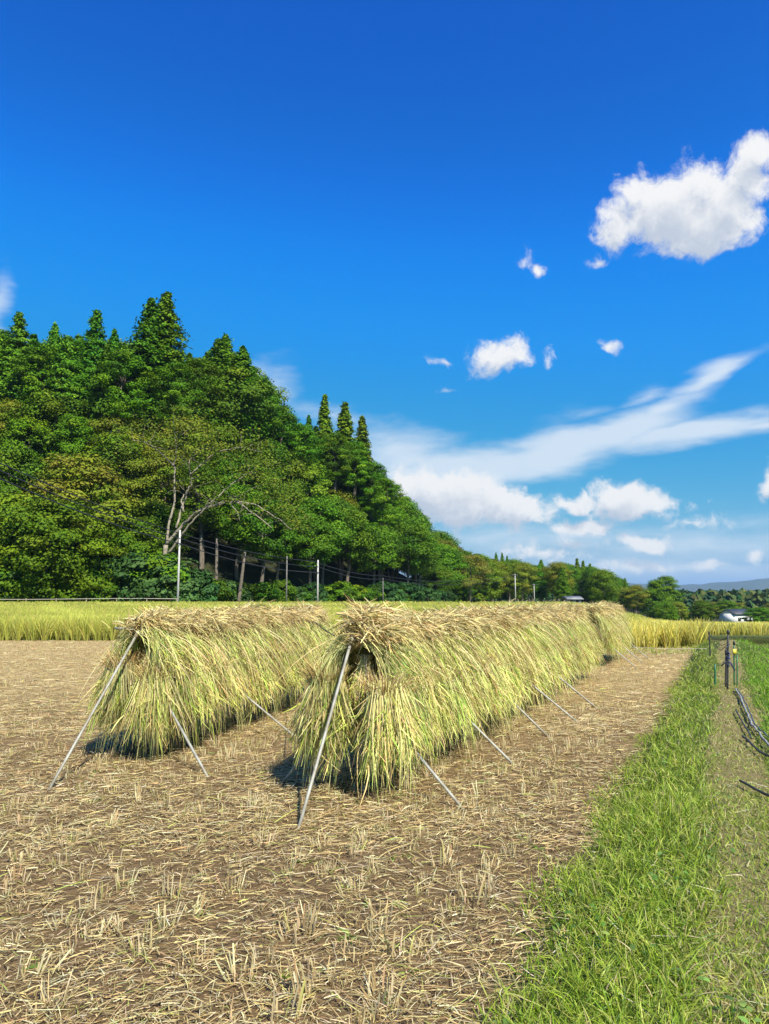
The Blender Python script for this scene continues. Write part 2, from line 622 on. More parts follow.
# profile heights are pixel rows of the crest, measured above row 590
mountain('far_mountain', [(-500, 570), (200, 574), (420, 568), (560, 571), (620, 573), (660, 577), (700, 575), (740, 570), (769, 567), (850, 565), (1000, 563), (1300, 575)], 6000, 1600, 3)
mountain('low_hills', [(300, 580), (560, 579), (640, 582), (700, 584), (740, 584), (800, 582), (1200, 580)], 3200, 700, 5)

# ------------------------------------------------------------------ rice sheaves
C_BUTT = [(.70, .54, .22), (.54, .39, .155), (.32, .20, .075), (.80, .67, .33)]
C_LEAF = [(.50, .56, .14), (.30, .43, .075), (.68, .66, .29), (.64, .53, .28), (.14, .23, .05)]
P_LEAF = [.35, .30, .14, .07, .14]
P_GREEN = [.32, .38, .11, .05, .14]


def leaf_ribbons(mb, rng, n, base, d0, L, w, curve, sidehint, segs=5, dry=0.0):
    probs = np.array(P_GREEN if dry < 0 else P_LEAF)
    dry = max(dry, 0)
    if dry:
        probs = probs * (1 - dry) + np.array([.05, 0, .3, .6, .05]) * dry
    c1 = pick(C_LEAF, probs / probs.sum(), n, .2, rng)
    c0 = .55 * c1 + .45 * pick([C_BUTT[0], C_BUTT[3]], [.5, .5], n, .15, rng)
    tipdry = rng.random(n) < .35
    c1 = np.where(tipdry[:, None], pick([(.60, .48, .22), (.5, .36, .14)], [.6, .4], n, .15, rng), c1)
    side = unit(np.cross(d0, sidehint) + rng.normal(0, .45, (n, 3)))
    ribbons(mb, base, d0, side, L, w, curve, c0, c1, segs, .12, .8)


def panicles(mb, rng, m, base, d0, L, cur, dn):
    """short drooping grain heads that break up the leaves"""
    i = rng.integers(0, len(base), m)
    t = rng.uniform(.15, .92, m)[:, None]
    p = base[i] + L[i][:, None] * (d0[i] * t + cur[i] * t * t) + rng.normal(0, .018, (m, 3))
    d = unit(dn + rng.normal(0, .36, (m, 3)))
    c = pick([(.70, .62, .22), (.54, .60, .11), (.64, .48, .20), (.36, .24, .10), (.30, .44, .06)], [.32, .28, .18, .10, .12], m, .2, rng)
    ribbons(mb, p, d, unit(np.cross(d, rdir(m, rng))), rng.uniform(.07, .24, m), rng.uniform(.005, .012, m), rng.normal(0, .22, (m, 3)) - np.array([0, 0, .2]), c * .85, c, 3, .25, .5)


def strands(rng, n, k, amp):
    """blades gather in k wavy locks: a shared sideways offset per lock"""
    return rng.normal(0, amp, k)[rng.integers(0, k, n)]


def straddle_sheaf(seed, dry=0.0):
    """upper sheaf: split over the ridge pole, halves hanging down both sides. origin on the pole"""
    rng = np.random.default_rng(seed)
    mb = MB()
    for s in (-1, 1):
        n = 210
        b = np.stack([s * (.06 + rng.random(n) * .10), rng.normal(0, .06, n), rng.uniform(-.10, .03, n)], 1)
        lock = rng.integers(0, 9, n)
        ls, lt, lc, ll = rng.normal(0, .20, 9), rng.normal(0, .11, 9), rng.normal(0, .20, 9), rng.uniform(.82, 1.1, 9)
        tilt = R(60) + lt[lock] + rng.normal(0, .08, n)
        d0 = unit(np.stack([s * np.sin(tilt), .26 + ls[lock] + rng.normal(0, .13, n), -np.cos(tilt)], 1))
        L = rng.uniform(.34, .62, n) * ll[lock]
        cur = np.stack([s * rng.normal(-.46, .07, n), lc[lock] - .08 + rng.normal(0, .06, n), rng.normal(-.52, .07, n)], 1)
        leaf_ribbons(mb, rng, n, b, d0, L, rng.uniform(.004, .010, n), cur, np.array([0, 1.0, 0]), dry=dry)
        panicles(mb, rng, 230, b, d0, L, cur, np.array([s * .35, .35, -1.0]))
        m = 34                                     # loose wild blades
        d0 = unit(np.stack([s * rng.uniform(.4, 1.2, m), rng.normal(.2, .45, m), rng.normal(-.5, .3, m)], 1))
        leaf_ribbons(mb, rng, m, b[:m], d0, rng.uniform(.4, .85, m), rng.uniform(.004, .009, m),
                     np.stack([s * rng.normal(-.2, .1, m), rng.normal(0, .2, m), rng.normal(-.5, .15, m)], 1), np.array([0, 1.0, 0]), dry=.3)
    stalk = mb.me('sheaf', M_RICE)
    mb = MB()
    for s in (-1, 1):
        n = 70
        b = np.stack([s * rng.uniform(-.02, .07, n), rng.normal(0, .06, n), rng.uniform(-.10, .0, n)], 1)
        d0 = unit(np.stack([s * rng.normal(.6, .5, n), rng.normal(-.1, .45, n), rng.uniform(.2, .9, n)], 1))
        L = rng.uniform(.08, .19, n)
        cc_ = pick(C_BUTT, [.4, .22, .13, .25], n, .2, rng)
        ribbons(mb, b, d0, unit(np.cross(d0, rdir(n, rng))), L, rng.uniform(.004, .009, n), rng.normal(0, .12, (n, 3)), cc_ * .8, cc_, 3, .5, 1)
    butt = mb.me('cut_ends', M_STRAW)
    mb = MB()
    a = np.linspace(0, 2 * np.pi, 15)
    mb.tube(np.stack([.075 * np.cos(a), .075 * np.sin(a), -.03 + .015 * np.sin(2 * a)], 1), .007, 5, (.8, .7, .5))
    return stalk, butt, mb.me('tie', M_TWINE, True)


def hang_sheaf(seed, dry=0.0, big=False):
    """lower sheaf: tied bundle hung from the side bar. origin at the bar, +X outwards"""
    rng = np.random.default_rng(seed)
    mb = MB()
    n = 360 if not big else 1000
    ang = rng.uniform(0, 2 * np.pi, n)
    lay = rng.random(n) < (.5 if big else .3)
    r0 = (.06 if not big else .15) * np.sqrt(rng.random(n))
    b = np.stack([r0 * np.cos(ang), r0 * np.sin(ang), np.where(lay, rng.uniform(-.30, -.05, n) * (1.0 if big else .7), rng.uniform(-.10, .05, n))], 1)
    fan = rng.uniform(.2, 1, n)
    lk = ((ang / (2 * np.pi) * 11).astype(int)) % 11
    lo, ll, lc = rng.normal(0, .10, 11), rng.uniform(.8, 1.12, 11), rng.normal(0, .10, 11)
    out = .35 if not big else .20
    d0 = unit(np.stack([out + .20 * np.cos(ang) * fan, .06 + (.30 if not big else .36) * np.sin(ang) * fan + lo[lk], -np.ones(n)], 1))
    L = np.where(rng.random(n) < .8, rng.uniform(.24, .41, n), rng.uniform(.38, .52, n)) * ll[lk] * (1.30 if big else 1.05) * np.where(lay, .66, 1.0)
    cur = np.stack([rng.normal(-.12, .06, n), lc[lk] + rng.normal(0, .06, n), rng.normal(-.06, .04, n)], 1)
    leaf_ribbons(mb, rng, n, b, d0, L, rng.uniform(.004, .010, n), cur, np.array([1.0, 0, 0]), dry=dry)
    panicles(mb, rng, 300 if not big else 800, b, d0, L, cur, np.array([.3, 0, -1.0]))
    m = 46 if not big else 130
    a2 = rng.uniform(0, 2 * np.pi, m)
    d0 = unit(np.stack([.3 + .5 * np.cos(a2), .5 * np.sin(a2), -rng.uniform(.5, 1.2, m)], 1))
    leaf_ribbons(mb, rng, m, b[:m], d0, rng.uniform(.3, .62, m), rng.uniform(.004, .009, m),
                 np.stack([-.35 * np.cos(a2), -.35 * np.sin(a2), rng.normal(-.4, .12, m)], 1), np.array([1.0, 0, 0]), dry=.3)
    stalk = mb.me('sheaf', M_RICE)
    mb = MB()
    n = 95 if not big else 460
    ang = rng.uniform(0, 2 * np.pi, n)
    rb_ = .05 if not big else .15 * np.sqrt(rng.random(n))
    b = np.stack([rb_ * np.cos(ang), rb_ * np.sin(ang), rng.uniform(-.12, -.02, n)], 1)
    up = rng.random(n) < (.75 if big else .6)
    d0 = unit(np.stack([.1 + .6 * np.cos(ang) * rng.random(n), .6 * np.sin(ang) * rng.random(n), np.where(up, 1.0, -.9)], 1))
    cc_ = pick(C_BUTT, [.36, .28, .2, .16], n, .2, rng)
    ribbons(mb, b, d0, unit(np.cross(d0, rdir(n, rng))), np.where(up, rng.uniform(.08, .17, n) * (1.3 if big else 1), rng.uniform(.12, .26, n)), rng.uniform(.004, .009, n),
            np.stack([.3 * np.cos(ang), .3 * np.sin(ang), -.3 * np.ones(n)], 1) * rng.random((n, 1)), cc_ * .75, cc_, 3, .5, 1)
    butt = mb.me('cut_ends', M_STRAW)
    mb = MB()
    a = np.linspace(0, 2 * np.pi, 15)
    rt_ = .07 if not big else .10
    mb.tube(np.stack([rt_ * np.cos(a), rt_ * np.sin(a), -.055 + .012 * np.sin(2 * a)], 1), .007, 5, (.8, .7, .5))
    return stalk, butt, mb.me('tie', M_TWINE, True)


def cap_sheaf(seed):
    """dry bundle laid across the ridge: butts bristling out to one side and up. origin at its underside"""
    rng = np.random.default_rng(seed)
    mb = MB()
    for s, n, zb in ((1, 150, .9), (-1, 110, .9)):
        b = np.stack([rng.normal(0, .03, n), rng.normal(0, .085, n), .06 + np.abs(rng.normal(0, .03, n))], 1)
        d0 = unit(np.stack([s * rng.uniform(.5, 1, n), rng.normal(0, .42, n), rng.normal(.18, .30, n)], 1))
        L = rng.uniform(.10, .25, n)
        cur = np.stack([np.zeros(n), rng.normal(0, .06, n), rng.uniform(-.75, .0, n)], 1)
        cc_ = pick(C_BUTT + [(.5, .45, .2)], [.38, .17, .09, .26, .10], n, .2, rng)
        ribbons(mb, b, d0, unit(np.cross(d0, rdir(n, rng))), L, rng.uniform(.005, .012, n), cur, cc_ * .8, cc_, 3, .4, 1)
    n = 60
    b = np.stack([rng.normal(0, .08, n), rng.normal(0, .10, n), rng.uniform(.03, .08, n)], 1)
    d0 = unit(np.stack([rng.normal(0, .7, n), rng.normal(0, .7, n), np.full(n, .8)], 1))
    cc_ = pick(C_BUTT, [.4, .2, .1, .3], n, .2, rng)
    ribbons(mb, b, d0, unit(np.cross(d0, rdir(n, rng))), rng.uniform(.05, .14, n), rng.uniform(.004, .009, n), rng.normal(0, .25, (n, 3)), cc_ * .8, cc_, 3, .4, 1)
    st = mb.me('cap_bundle', M_STRAW)
    mb = MB()
    a = np.linspace(0, 2 * np.pi, 15)
    mb.tube(np.stack([.012 * np.sin(2 * a), .10 * np.cos(a), .07 + .055 * np.sin(a)], 1), .008, 5, (.7, .6, .4))
    return st, mb.me('tie', M_TWINE, True)


UPPER = [straddle_sheaf(100 + i) for i in range(7)]
LOWER = [hang_sheaf(200 + i) for i in range(7)]
LOWDRY = [hang_sheaf(250 + i, .75) for i in range(2)]
ENDS = [hang_sheaf(270 + i, 0, True) for i in range(3)] + [hang_sheaf(275, .7, True)]
UPPER_G = [straddle_sheaf(130 + i, -1) for i in range(5)]
LOWER_G = [hang_sheaf(230 + i, -1) for i in range(5)]
CAPS = [cap_sheaf(300 + i) for i in range(6)]


def place_parts(name, pr, names, loc, rot, label, group, cat, scale=1.0):
    o = obj(name, pr[0], None, loc, rot)
    o.scale = (scale,) * 3
    tag(o, label, cat, group)
    for nm, me in zip(names, pr[1:]):
        obj(nm, me, o)
    return o


RIDGE = 1.27
BAR_Z, BAR_O = .89, .31


class Rack:
    def __init__(self, near, ang, length, key, label, desc):
        self.o = np.array(near)
        self.dir = np.array([math.sin(ang), math.cos(ang)])
        self.nrm = np.array([self.dir[1], -self.dir[0]])
        self.rz = -ang
        self.L = length
        self.desc = desc
        self.root = obj('drying_rack', None, None, (near[0], near[1], 0))
        tag(self.root, label, 'drying rack', 'racks for drying rice')

    def p(self, t, off, z):
        q = self.o + self.dir * t + self.nrm * off
        return np.array([q[0], q[1], z])

    def bar(self, name, a, b, r=.017, mat=None):
        a = np.asarray(a) - np.array([self.o[0], self.o[1], 0])
        b = np.asarray(b) - np.array([self.o[0], self.o[1], 0])
        return obj(name, MB().tube(np.linspace(a, b, 6), r, 10).me(name, mat or M_PIPE, True), self.root)

    def frame(self, legs):
        self.bar('ridge_pole', self.p(-.12, 0, RIDGE), self.p(self.L + .1, 0, RIDGE), .02, M_PIPE)
        for s in (-1, 1):
            self.bar('side_pole', self.p(-.05, s * BAR_O, BAR_Z), self.p(self.L + .05, s * BAR_O, BAR_Z), .016, M_BAMBOO)
        for a, b in legs:
            self.bar('leg', a, b, .0125)

    def hang(self, step=.2, lab_u='', lab_l='', lab_r='', lab_c='', up=None, low=None):
        up, low = up or UPPER, low or LOWER
        rng = np.random.default_rng(int(self.L * 100))
        n = int(self.L / step)
        for k in range(n + 1):
            t = k * self.L / n
            pr = up[rng.integers(len(up))]
            e = self.p(t + rng.normal(0, .02), rng.normal(0, .012), RIDGE + .03 + rng.normal(0, .012))
            place_parts('rice_sheaf', pr, ('cut_ends', 'tie'), e, (rng.normal(0, .05), rng.normal(0, .06), self.rz + rng.normal(0, .12)),
                        lab_u, 'sheaves straddling the ridge of the ' + self.desc, 'rice sheaf', rng.uniform(.92, 1.08))
        for s in (1, -1):
            for k in range(n + 1):
                t = (k + .5 * (s > 0)) * self.L / n
                if t > self.L:
                    continue
                pr = low[rng.integers(len(low))] if rng.random() > .12 else LOWDRY[rng.integers(2)]
                e = self.p(t + rng.normal(0, .025), s * (BAR_O + .03) + rng.normal(0, .02), BAR_Z - .02 + rng.normal(0, .03))
                place_parts('rice_sheaf', pr, ('cut_ends', 'tie'), e,
                            (rng.normal(0, .06), rng.normal(0, .06), self.rz + (0 if s > 0 else math.pi) + rng.normal(0, .25)),
                            lab_r if s > 0 else lab_l,
                            ('sheaves on the right flank of the ' if s > 0 else 'sheaves on the left flank of the ') + self.desc, 'rice sheaf', rng.uniform(.9, 1.08))
        nc = int(self.L / .18)
        for row in (0, 1):
            for k in range(nc + 1):
                t = (k + .5 * row) * self.L / nc
                if t > self.L:
                    continue
                pr = CAPS[rng.integers(len(CAPS))]
                e = self.p(t + rng.normal(0, .03), rng.normal(0, .03) if row == 0 else .12 + rng.normal(0, .03), (RIDGE + .045 if row == 0 else RIDGE - .005) + rng.normal(0, .02))
                place_parts('straw_bundle', pr, ('tie',), e, (rng.normal(0, .12), rng.normal(0, .1) + (.3 if row else 0), self.rz + rng.normal(0, .4)),
                            lab_c + (', topmost row' if row == 0 else ', lower right row'), ('top row of ' if row == 0 else 'lower row of ') + 'dry bundles capping the ' + self.desc, 'straw bundle', rng.uniform(.85, 1.2))


ANG1 = R(24.3)
r1o = at_y(357, 640, 6.45)[:2]
rackA = Rack(r1o, ANG1, 10.4, 'a', 'long metal pole rack in the middle of the field, hidden under hanging rice sheaves', 'long rack')
r2o = r1o + rackA.dir * 12.7
rackB = Rack(r2o, ANG1, 3.6, 'b', 'farthest pole rack, standing end to end behind the long rack beside the golden rice', 'farthest rack')
ANG3 = R(13.5)
r3o = at_y(143, 640, 7.75)[:2]
rackC = Rack(r3o, ANG3, 5.3, 'c', 'short metal pole rack on the left, loaded with sheaves and propped by a slanting pole', 'left rack')


def foot(px, py):
    q = at(px, py)
    q[2] = float(hgt(q[0], q[1])) - .03
    return q


def leg_to(rack, px, py, t):
    f_ = foot(px, py)
    t = max(.08, float(np.dot(f_[:2] - rack.o, rack.dir)))
    sd = 1 if float(np.dot(f_[:2] - rack.o, rack.nrm)) > 0 else -1
    return (f_, rack.p(t, sd * .12, .74))


legsA = [(foot(297, 828), rackA.p(-.06, .0, RIDGE + .06)), leg_to(rackA, 467, 809, .25), leg_to(rackA, 519, 766, 1.9), leg_to(rackA, 551, 737, 3.7),
         leg_to(rackA, 581, 723, 5.3), leg_to(rackA, 598, 707, 7.2), leg_to(rackA, 280, 782, .5)]
for t in (2.2, 4.2, 6.4, 8.6):
    f_ = rackA.p(t, -1.15, 0)
    f_[2] = float(hgt(f_[0], f_[1])) - .03
    legsA.append((f_, rackA.p(t, -.12, .74)))
rackA.frame(legsA)
lb = []
for t, s in ((.2, 1), (.2, -1), (1.8, 1), (1.8, -1), (3.4, 1), (3.4, -1)):
    f_ = rackB.p(t, s * 1.0, 0)
    f_[2] = float(hgt(f_[0], f_[1])) - .03
    lb.append((f_, rackB.p(t, s * .12, .74)))
rackB.frame(lb)
legsC = [(foot(47, 789), rackC.p(-.05, 0, RIDGE + .05)), leg_to(rackC, 210, 777, .3), leg_to(rackC, 299, 738, 2.6)]
for t in (.9, 2.8, 5.0):
    f_ = rackC.p(t, -1.15, 0)
    f_[2] = float(hgt(f_[0], f_[1])) - .03
    legsC.append((f_, rackC.p(t, -.12, .74)))
rackC.frame(legsC)
rackC.bar('leg_brace', rackC.p(-.1, -.36, .80), rackC.p(-.12, -.1, .82), .010)
rackC.bar('crossbar', rackC.p(-.08, -.28, 1.31), rackC.p(-.06, .12, 1.30), .012)

rackA.hang(.2, 'rice sheaf split over the ridge of the long middle rack, tan top and green-gold leaves', 'rice sheaf hung low on the shaded left flank of the long middle rack',
           'green-gold rice sheaf hung low on the sunny right flank of the long middle rack', 'tan straw bundle laid across the ridge of the long middle rack')
rackB.hang(.2, 'rice sheaf split over the ridge of the farthest rack, next to the golden rice', 'rice sheaf hung low on the shaded left flank of the farthest rack',
           'rice sheaf hung low on the right flank of the farthest rack, beyond the dark gap', 'tan straw bundle laid across the ridge of the farthest rack')
rackC.hang(.2, 'rice sheaf split over the ridge of the left rack, tan top and bright green leaves', 'rice sheaf hung low on the far left flank of the left rack',
           'bright green rice sheaf hung low on the right flank of the left rack', 'tan straw bundle laid across the ridge of the left rack', UPPER_G, LOWER_G)


def end_sheaf(pr, pos, rz, label, sc=1.0, tilt=(0, 0)):
    return place_parts('rice_sheaf', pr, ('cut_ends', 'tie'), pos, (tilt[0], tilt[1], rz), label, None, 'rice sheaf', sc)


end_sheaf(ENDS[0], rackA.p(-.14, .33, .90), rackA.rz - 1.05, 'full green sheaf at the near end of the long rack, right of the slanting pole', 1.0)
end_sheaf(ENDS[1], rackA.p(-.12, -.22, .97), rackA.rz - 1.9, 'full green sheaf at the near end of the long rack, left of the slanting pole', 1.06)
end_sheaf(ENDS[2], rackC.p(-.08, .20, .88), rackC.rz - 1.1, 'bright green sheaf at the near end of the left rack, right of its pole', .96)
end_sheaf(ENDS[3], rackC.p(-.02, -.20, .98), rackC.rz - 1.9, 'dry brown-topped sheaf at the near end of the left rack, behind its pole', .98)
end_sheaf(LOWDRY[0], rackA.p(.04, .06, 1.10), rackA.rz - 1.5, 'brown dry sheaf hanging in the dark opening at the near end of the long rack', .8)
end_sheaf(LOWDRY[1], rackC.p(.10, .02, 1.04), rackC.rz - 1.5, 'brown dry sheaf hanging in the dark opening at the near end of the left rack', .8)
for j, (t, off, z, rz, lab) in enumerate(((.06, .04, 1.36, .2, 'bristling straw bundle heaped highest on the near end of the long rack'),
                                          (.40, -.05, 1.38, .9, 'pale straw bundle heaped behind the highest one on the long rack'),
                                          (-.02, .20, 1.24, -.5, 'brown-hearted straw bundle, cut ends facing out, near corner of the long rack'))):
    place_parts('straw_bundle', CAPS[j], ('tie',), rackA.p(t, off, z), (.1, .1, rackA.rz + rz), lab, None, 'straw bundle', 1.15)
place_parts('straw_bundle', CAPS[4], ('tie',), rackC.p(.05, .02, 1.31), (.1, 0, rackC.rz - .6), 'brown round straw bundle on the near tip of the left rack', None, 'straw bundle', 1.1)

# ------------------------------------------------------------------ ropes by the racks
for rk, (a_, b_) in ((rackA, legsA[0]), (rackC, legsC[0])):
    q_ = np.linspace(0, 7 * 2 * np.pi, 90)
    ax = unit(b_ - a_)
    sd = unit(np.cross(ax, [0, 0, 1.0]))
    up = np.cross(sd, ax)
    c_ = (a_ + (b_ - a_) * .955 - np.array([rk.o[0], rk.o[1], 0]))[None] + ax[None] * np.linspace(-.05, .05, 90)[:, None]
    obj('lashing', MB().tube(c_ + .017 * (np.cos(q_)[:, None] * sd + np.sin(q_)[:, None] * up), .004, 5).me('lashing', M_TWINE, True), rk.root)


def line_thing(name, pts, r, mat, label, cat, sag=0.0, k=5):
    pts = [np.asarray(p, float) for p in pts]
    out = []
    for a, b in zip(pts[:-1], pts[1:]):
        t = np.linspace(0, 1, 13)[:, None]
        q = a + (b - a) * t
        q[:, 2] -= (4 * sag * t * (1 - t))[:, 0]
        out.append(q if not out else q[1:])
    o = obj(name, MB().tube(np.concatenate(out), r, k).me(name, mat, True))
    return tag(o, label, cat)


# ------------------------------------------------------------------ stubble, straw and weeds
def in_view(x, y, m=40):
    px = W / 2 + F * x / np.maximum(y, .1)
    return (px > -m) & (px < W + m)


def sample_fan(n, y0, y1, power=1.0, rng=RNG):
    """points whose density falls with distance"""
    y = y0 * (y1 / y0) ** (rng.random(n) ** power)
    x = (rng.random(n) * (W + 760) - 440 - W / 2) / F * y
    return x, y


def straw_batch(mb, n, y0, y1, rng, lmin, lmax):
    x, y = sample_fan(n, y0, y1, 1.0, rng)
    u, v = uv_of(x, y)
    k = (u < .12 + rng.normal(0, .12, n)) & (y < 29.5)
    x, y = x[k], y[k]
    n = len(x)
    a = rng.uniform(0, 2 * np.pi, n)
    swing = rng.random(n) < .15
    a = np.where(swing, rng.normal(.35, .5, n), a)
    el_ = np.abs(rng.normal(.05, .13, n))
    d0 = np.stack([np.cos(a) * np.cos(el_), np.sin(a) * np.cos(el_), np.sin(el_)], 1)
    side = unit(np.cross(d0, np.array([0, 0, 1.0]) + rng.normal(0, .35, (n, 3))))
    L = rng.uniform(lmin, lmax, n) * (1 + .5 * (rng.random(n) < .12))
    w = rng.uniform(.0018, .0050, n) * (1 + np.clip((y - 3) / 8, 0, 2.2))
    base = np.stack([x, y, hgt(x, y) + rng.uniform(.004, .035, n)], 1)
    cur = np.stack([rng.normal(0, .14, n), rng.normal(0, .14, n), -np.sin(el_) * .8 - .01], 1)
    cc_ = pick([(.65, .49, .22), (.50, .36, .155), (.74, .62, .36), (.31, .20, .085), (.46, .48, .11)], [.36, .25, .20, .16, .03], n, .2, rng)
    ribbons(mb, base, d0, side, L, w, cur, cc_, cc_ * .95, 3, .45, .9)


rs = np.random.default_rng(21)
mb = MB()
straw_batch(mb, 4300, 2.3, 6, rs, .05, .24)
straw_batch(mb, 70000, 2.3, 8, rs, .012, .09)
straw_batch(mb, 52000, 5, 12, rs, .02, .14)
straw_batch(mb, 100000, 9, 30, rs, .05, .22)
tag(obj('loose_straw', mb.me('loose_straw', M_STRAW)), 'loose cut straw strewn over the brown stubble field', 'straw', None, 'stuff')


def stubble_arr(mb, cx, cy, cz, n, rng, sc=1.0):
    ang = rng.uniform(0, 2 * np.pi, n)
    r0 = .045 * np.sqrt(rng.random(n)) * sc
    b = np.stack([cx + r0 * np.cos(ang), cy + r0 * np.sin(ang), np.broadcast_to(cz - .01, (n,))], 1)
    tl = np.abs(rng.normal(.25, .35, n))
    d0 = unit(np.stack([np.cos(ang) * tl, np.sin(ang) * tl, np.ones(n)], 1))
    cc_ = pick([(.62, .49, .25), (.70, .60, .36), (.44, .32, .15), (.46, .46, .14)], [.45, .25, .2, .1], n, .16, rng)
    ribbons(mb, b, d0, unit(np.cross(d0, rdir(n, rng))), rng.uniform(.03, .10, n) * sc, rng.uniform(.003, .0065, n), rng.normal(0, .08, (n, 3)), cc_ * .7, cc_, 2, .6, 1)


STUB = []
for i in range(8):
    q = MB()
    stubble_arr(q, 0, 0, 0, 26, np.random.default_rng(400 + i))
    STUB.append(q.me('stubble_clump', M_STRAW))
cl = []
for iu in range(-110, 0):
    for iv in range(-30, 150):
        u_ = iu * .30 - .08 + rs.normal(0, .035)
        v_ = iv * .19 + rs.normal(0, .04)
        x_ = FA[0] + FN[0] * u_ + FDIR[0] * v_
        y_ = FA[1] + FN[1] * u_ + FDIR[1] * v_
        if 2.5 < y_ < 29 and in_view(x_, y_, 380):
            if rs.random() < .66:
                cl.append((math.hypot(x_, y_) + (0 if in_view(x_, y_ , -6) and y_ > 2.9 else 100), x_, y_))
cl.sort()
for k, (d_, x_, y_) in enumerate(cl[:300]):
    o = obj('stubble_clump', STUB[k % 8], None, (x_, y_, float(hgt(x_, y_))), (rs.normal(0, .12), rs.normal(0, .12), rs.uniform(0, 6.28)))
    s_ = rs.uniform(.7, 1.35) * (1.25 if d_ < 4.2 else 1.0)
    o.scale = (s_, s_, s_ * rs.uniform(.8, 1.3))
    tag(o, 'tuft of cut rice stubble standing in the near soil at the front of the field', 'stubble', 'nearest stubble tufts')
mb = MB()
for (d_, x_, y_) in cl[300:]:
    stubble_arr(mb, x_, y_, float(hgt(x_, y_)), 14 if d_ % 100 < 12 else 8, rs, rs.uniform(.8, 1.4))
tag(obj('stubble', mb.me('stubble', M_STRAW)), 'rows of cut rice stubble running back across the brown field', 'stubble', None, 'stuff')

# small green weeds and regrowth in the soil
mb = MB()
for k in range(220):
    x, y = sample_fan(1, 2.5, 12, 1.0, rs)
    u, v = uv_of(x, y)
    if u[0] > -.1:
        continue
    n = 7
    ang = rs.uniform(0, 6.28, n)
    d0 = unit(np.stack([np.cos(ang) * .8, np.sin(ang) * .8, rs.uniform(.3, 1, n)], 1))
    b = np.repeat(np.array([[x[0], y[0], float(hgt(x[0], y[0]))]]), n, 0)
    cc_ = pick([(.14, .26, .04), (.25, .34, .06)], [.6, .4], n, .2, rs)
    ribbons(mb, b, d0, unit(np.cross(d0, rdir(n, rs))), rs.uniform(.04, .10, n), rs.uniform(.005, .012, n), np.stack([d0[:, 0] * .2, d0[:, 1] * .2, -.5 * np.ones(n)], 1), cc_, cc_, 3, .1, .6)
tag(obj('weeds', mb.me('weeds', M_GRASS)), 'scattered small green weeds sprouting among the stubble', 'weeds', None, 'stuff')


# ------------------------------------------------------------------ grass on the bank
def lowfreq(x, y, s=1.0):
    return (np.sin(x * 2.1 * s + 1.1) * np.sin(y * 1.7 * s + .4) + np.sin(x * 4.7 * s + y * 2.2 * s) * .6 + np.sin(x * 1.1 * s - y * 3.1 * s + 2) * .6) / 2.2


def grass_batch(mb, n, y0, y1, rng):
    x, y = sample_fan(n, y0, y1, 1.0, rng)
    u, v = uv_of(x, y)
    lf = lowfreq(x, y)
    d = np.zeros(n)
    edge_n = u - .07 + .16 * lf + rng.normal(0, .06, n)
    lush = smooth(edge_n, -.10, .12) * (1 - smooth(u + .25 * lf, .55, .95))
    dry = smooth(u + .15 * lf, .55, .95) * (1 - smooth(u - .1 * lf, 1.2, 1.45))
    right = smooth(u - .1 * lf, 1.18, 1.42) * (v < 27)
    endg = (v > 19.5) & (u < 0.1) & (y > 22.2) & (y < 25.5) & (x > 4.5)
    back = (u > -.5) & (y > 25.5) & (y < 30)
    dens = lush * (.75 + .25 * lf) + dry * (1.0 + .3 * lf) + right * 1.0 + endg * .8 + back * .5
    k = rng.random(n) < dens
    x, y, u, lf, lush, dry, right = (q[k] for q in (x, y, u, lf, lush, dry, right))
    n = len(x)
    a = rng.uniform(0, 2 * np.pi, n)
    lean = np.abs(rng.normal(.35, .35, n))
    d0 = unit(np.stack([np.cos(a) * lean, np.sin(a) * lean, np.ones(n)], 1))
    L = rng.uniform(.045, .165, n) * np.where(dry > .5, .5, 1.0) * (1 + .25 * lf)
    L = np.where(right > .5, L * 1.15, L)
    wsc = 1 + np.clip((y - 5) / 12, 0, 1.6)
    w = rng.uniform(.003, .0075, n) * wsc
    dr = rng.uniform(.1, 1.0, n)
    cur = np.stack([np.cos(a) * dr * .6, np.sin(a) * dr * .6, -dr * .65], 1)
    pg = pick([(.25, .37, .028), (.36, .47, .045), (.48, .52, .11), (.12, .22, .02)], [.32, .34, .22, .12], n, .18, rng)
    pd = pick([(.50, .43, .18), (.38, .41, .10), (.60, .50, .27), (.27, .37, .06)], [.26, .30, .18, .26], n, .18, rng)
    pr_ = pick([(.20, .40, .02), (.30, .46, .035), (.14, .30, .02)], [.5, .3, .2], n, .15, rng)
    v2 = uv_of(x, y)[1]
    isdry = rng.random(n) < np.clip(dry * (.40 + .25 * smooth(v2, 1, 8)) + .11 + .10 * lf, 0, 1)
    c_ = np.where(isdry[:, None], pd, np.where((right > .5)[:, None], pr_, pg))
    b = np.stack([x, y, hgt(x, y) - .005], 1)
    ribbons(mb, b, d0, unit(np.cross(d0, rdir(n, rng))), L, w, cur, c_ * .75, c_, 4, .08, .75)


rg = np.random.default_rng(31)
mb = MB()
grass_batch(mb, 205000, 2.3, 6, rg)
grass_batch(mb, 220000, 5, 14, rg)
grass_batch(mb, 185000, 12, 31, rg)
tag(obj('bank_grass', mb.me('bank_grass', M_GRASS)), 'long green and dry grass covering the bank along the field edge', 'grass', None, 'stuff')

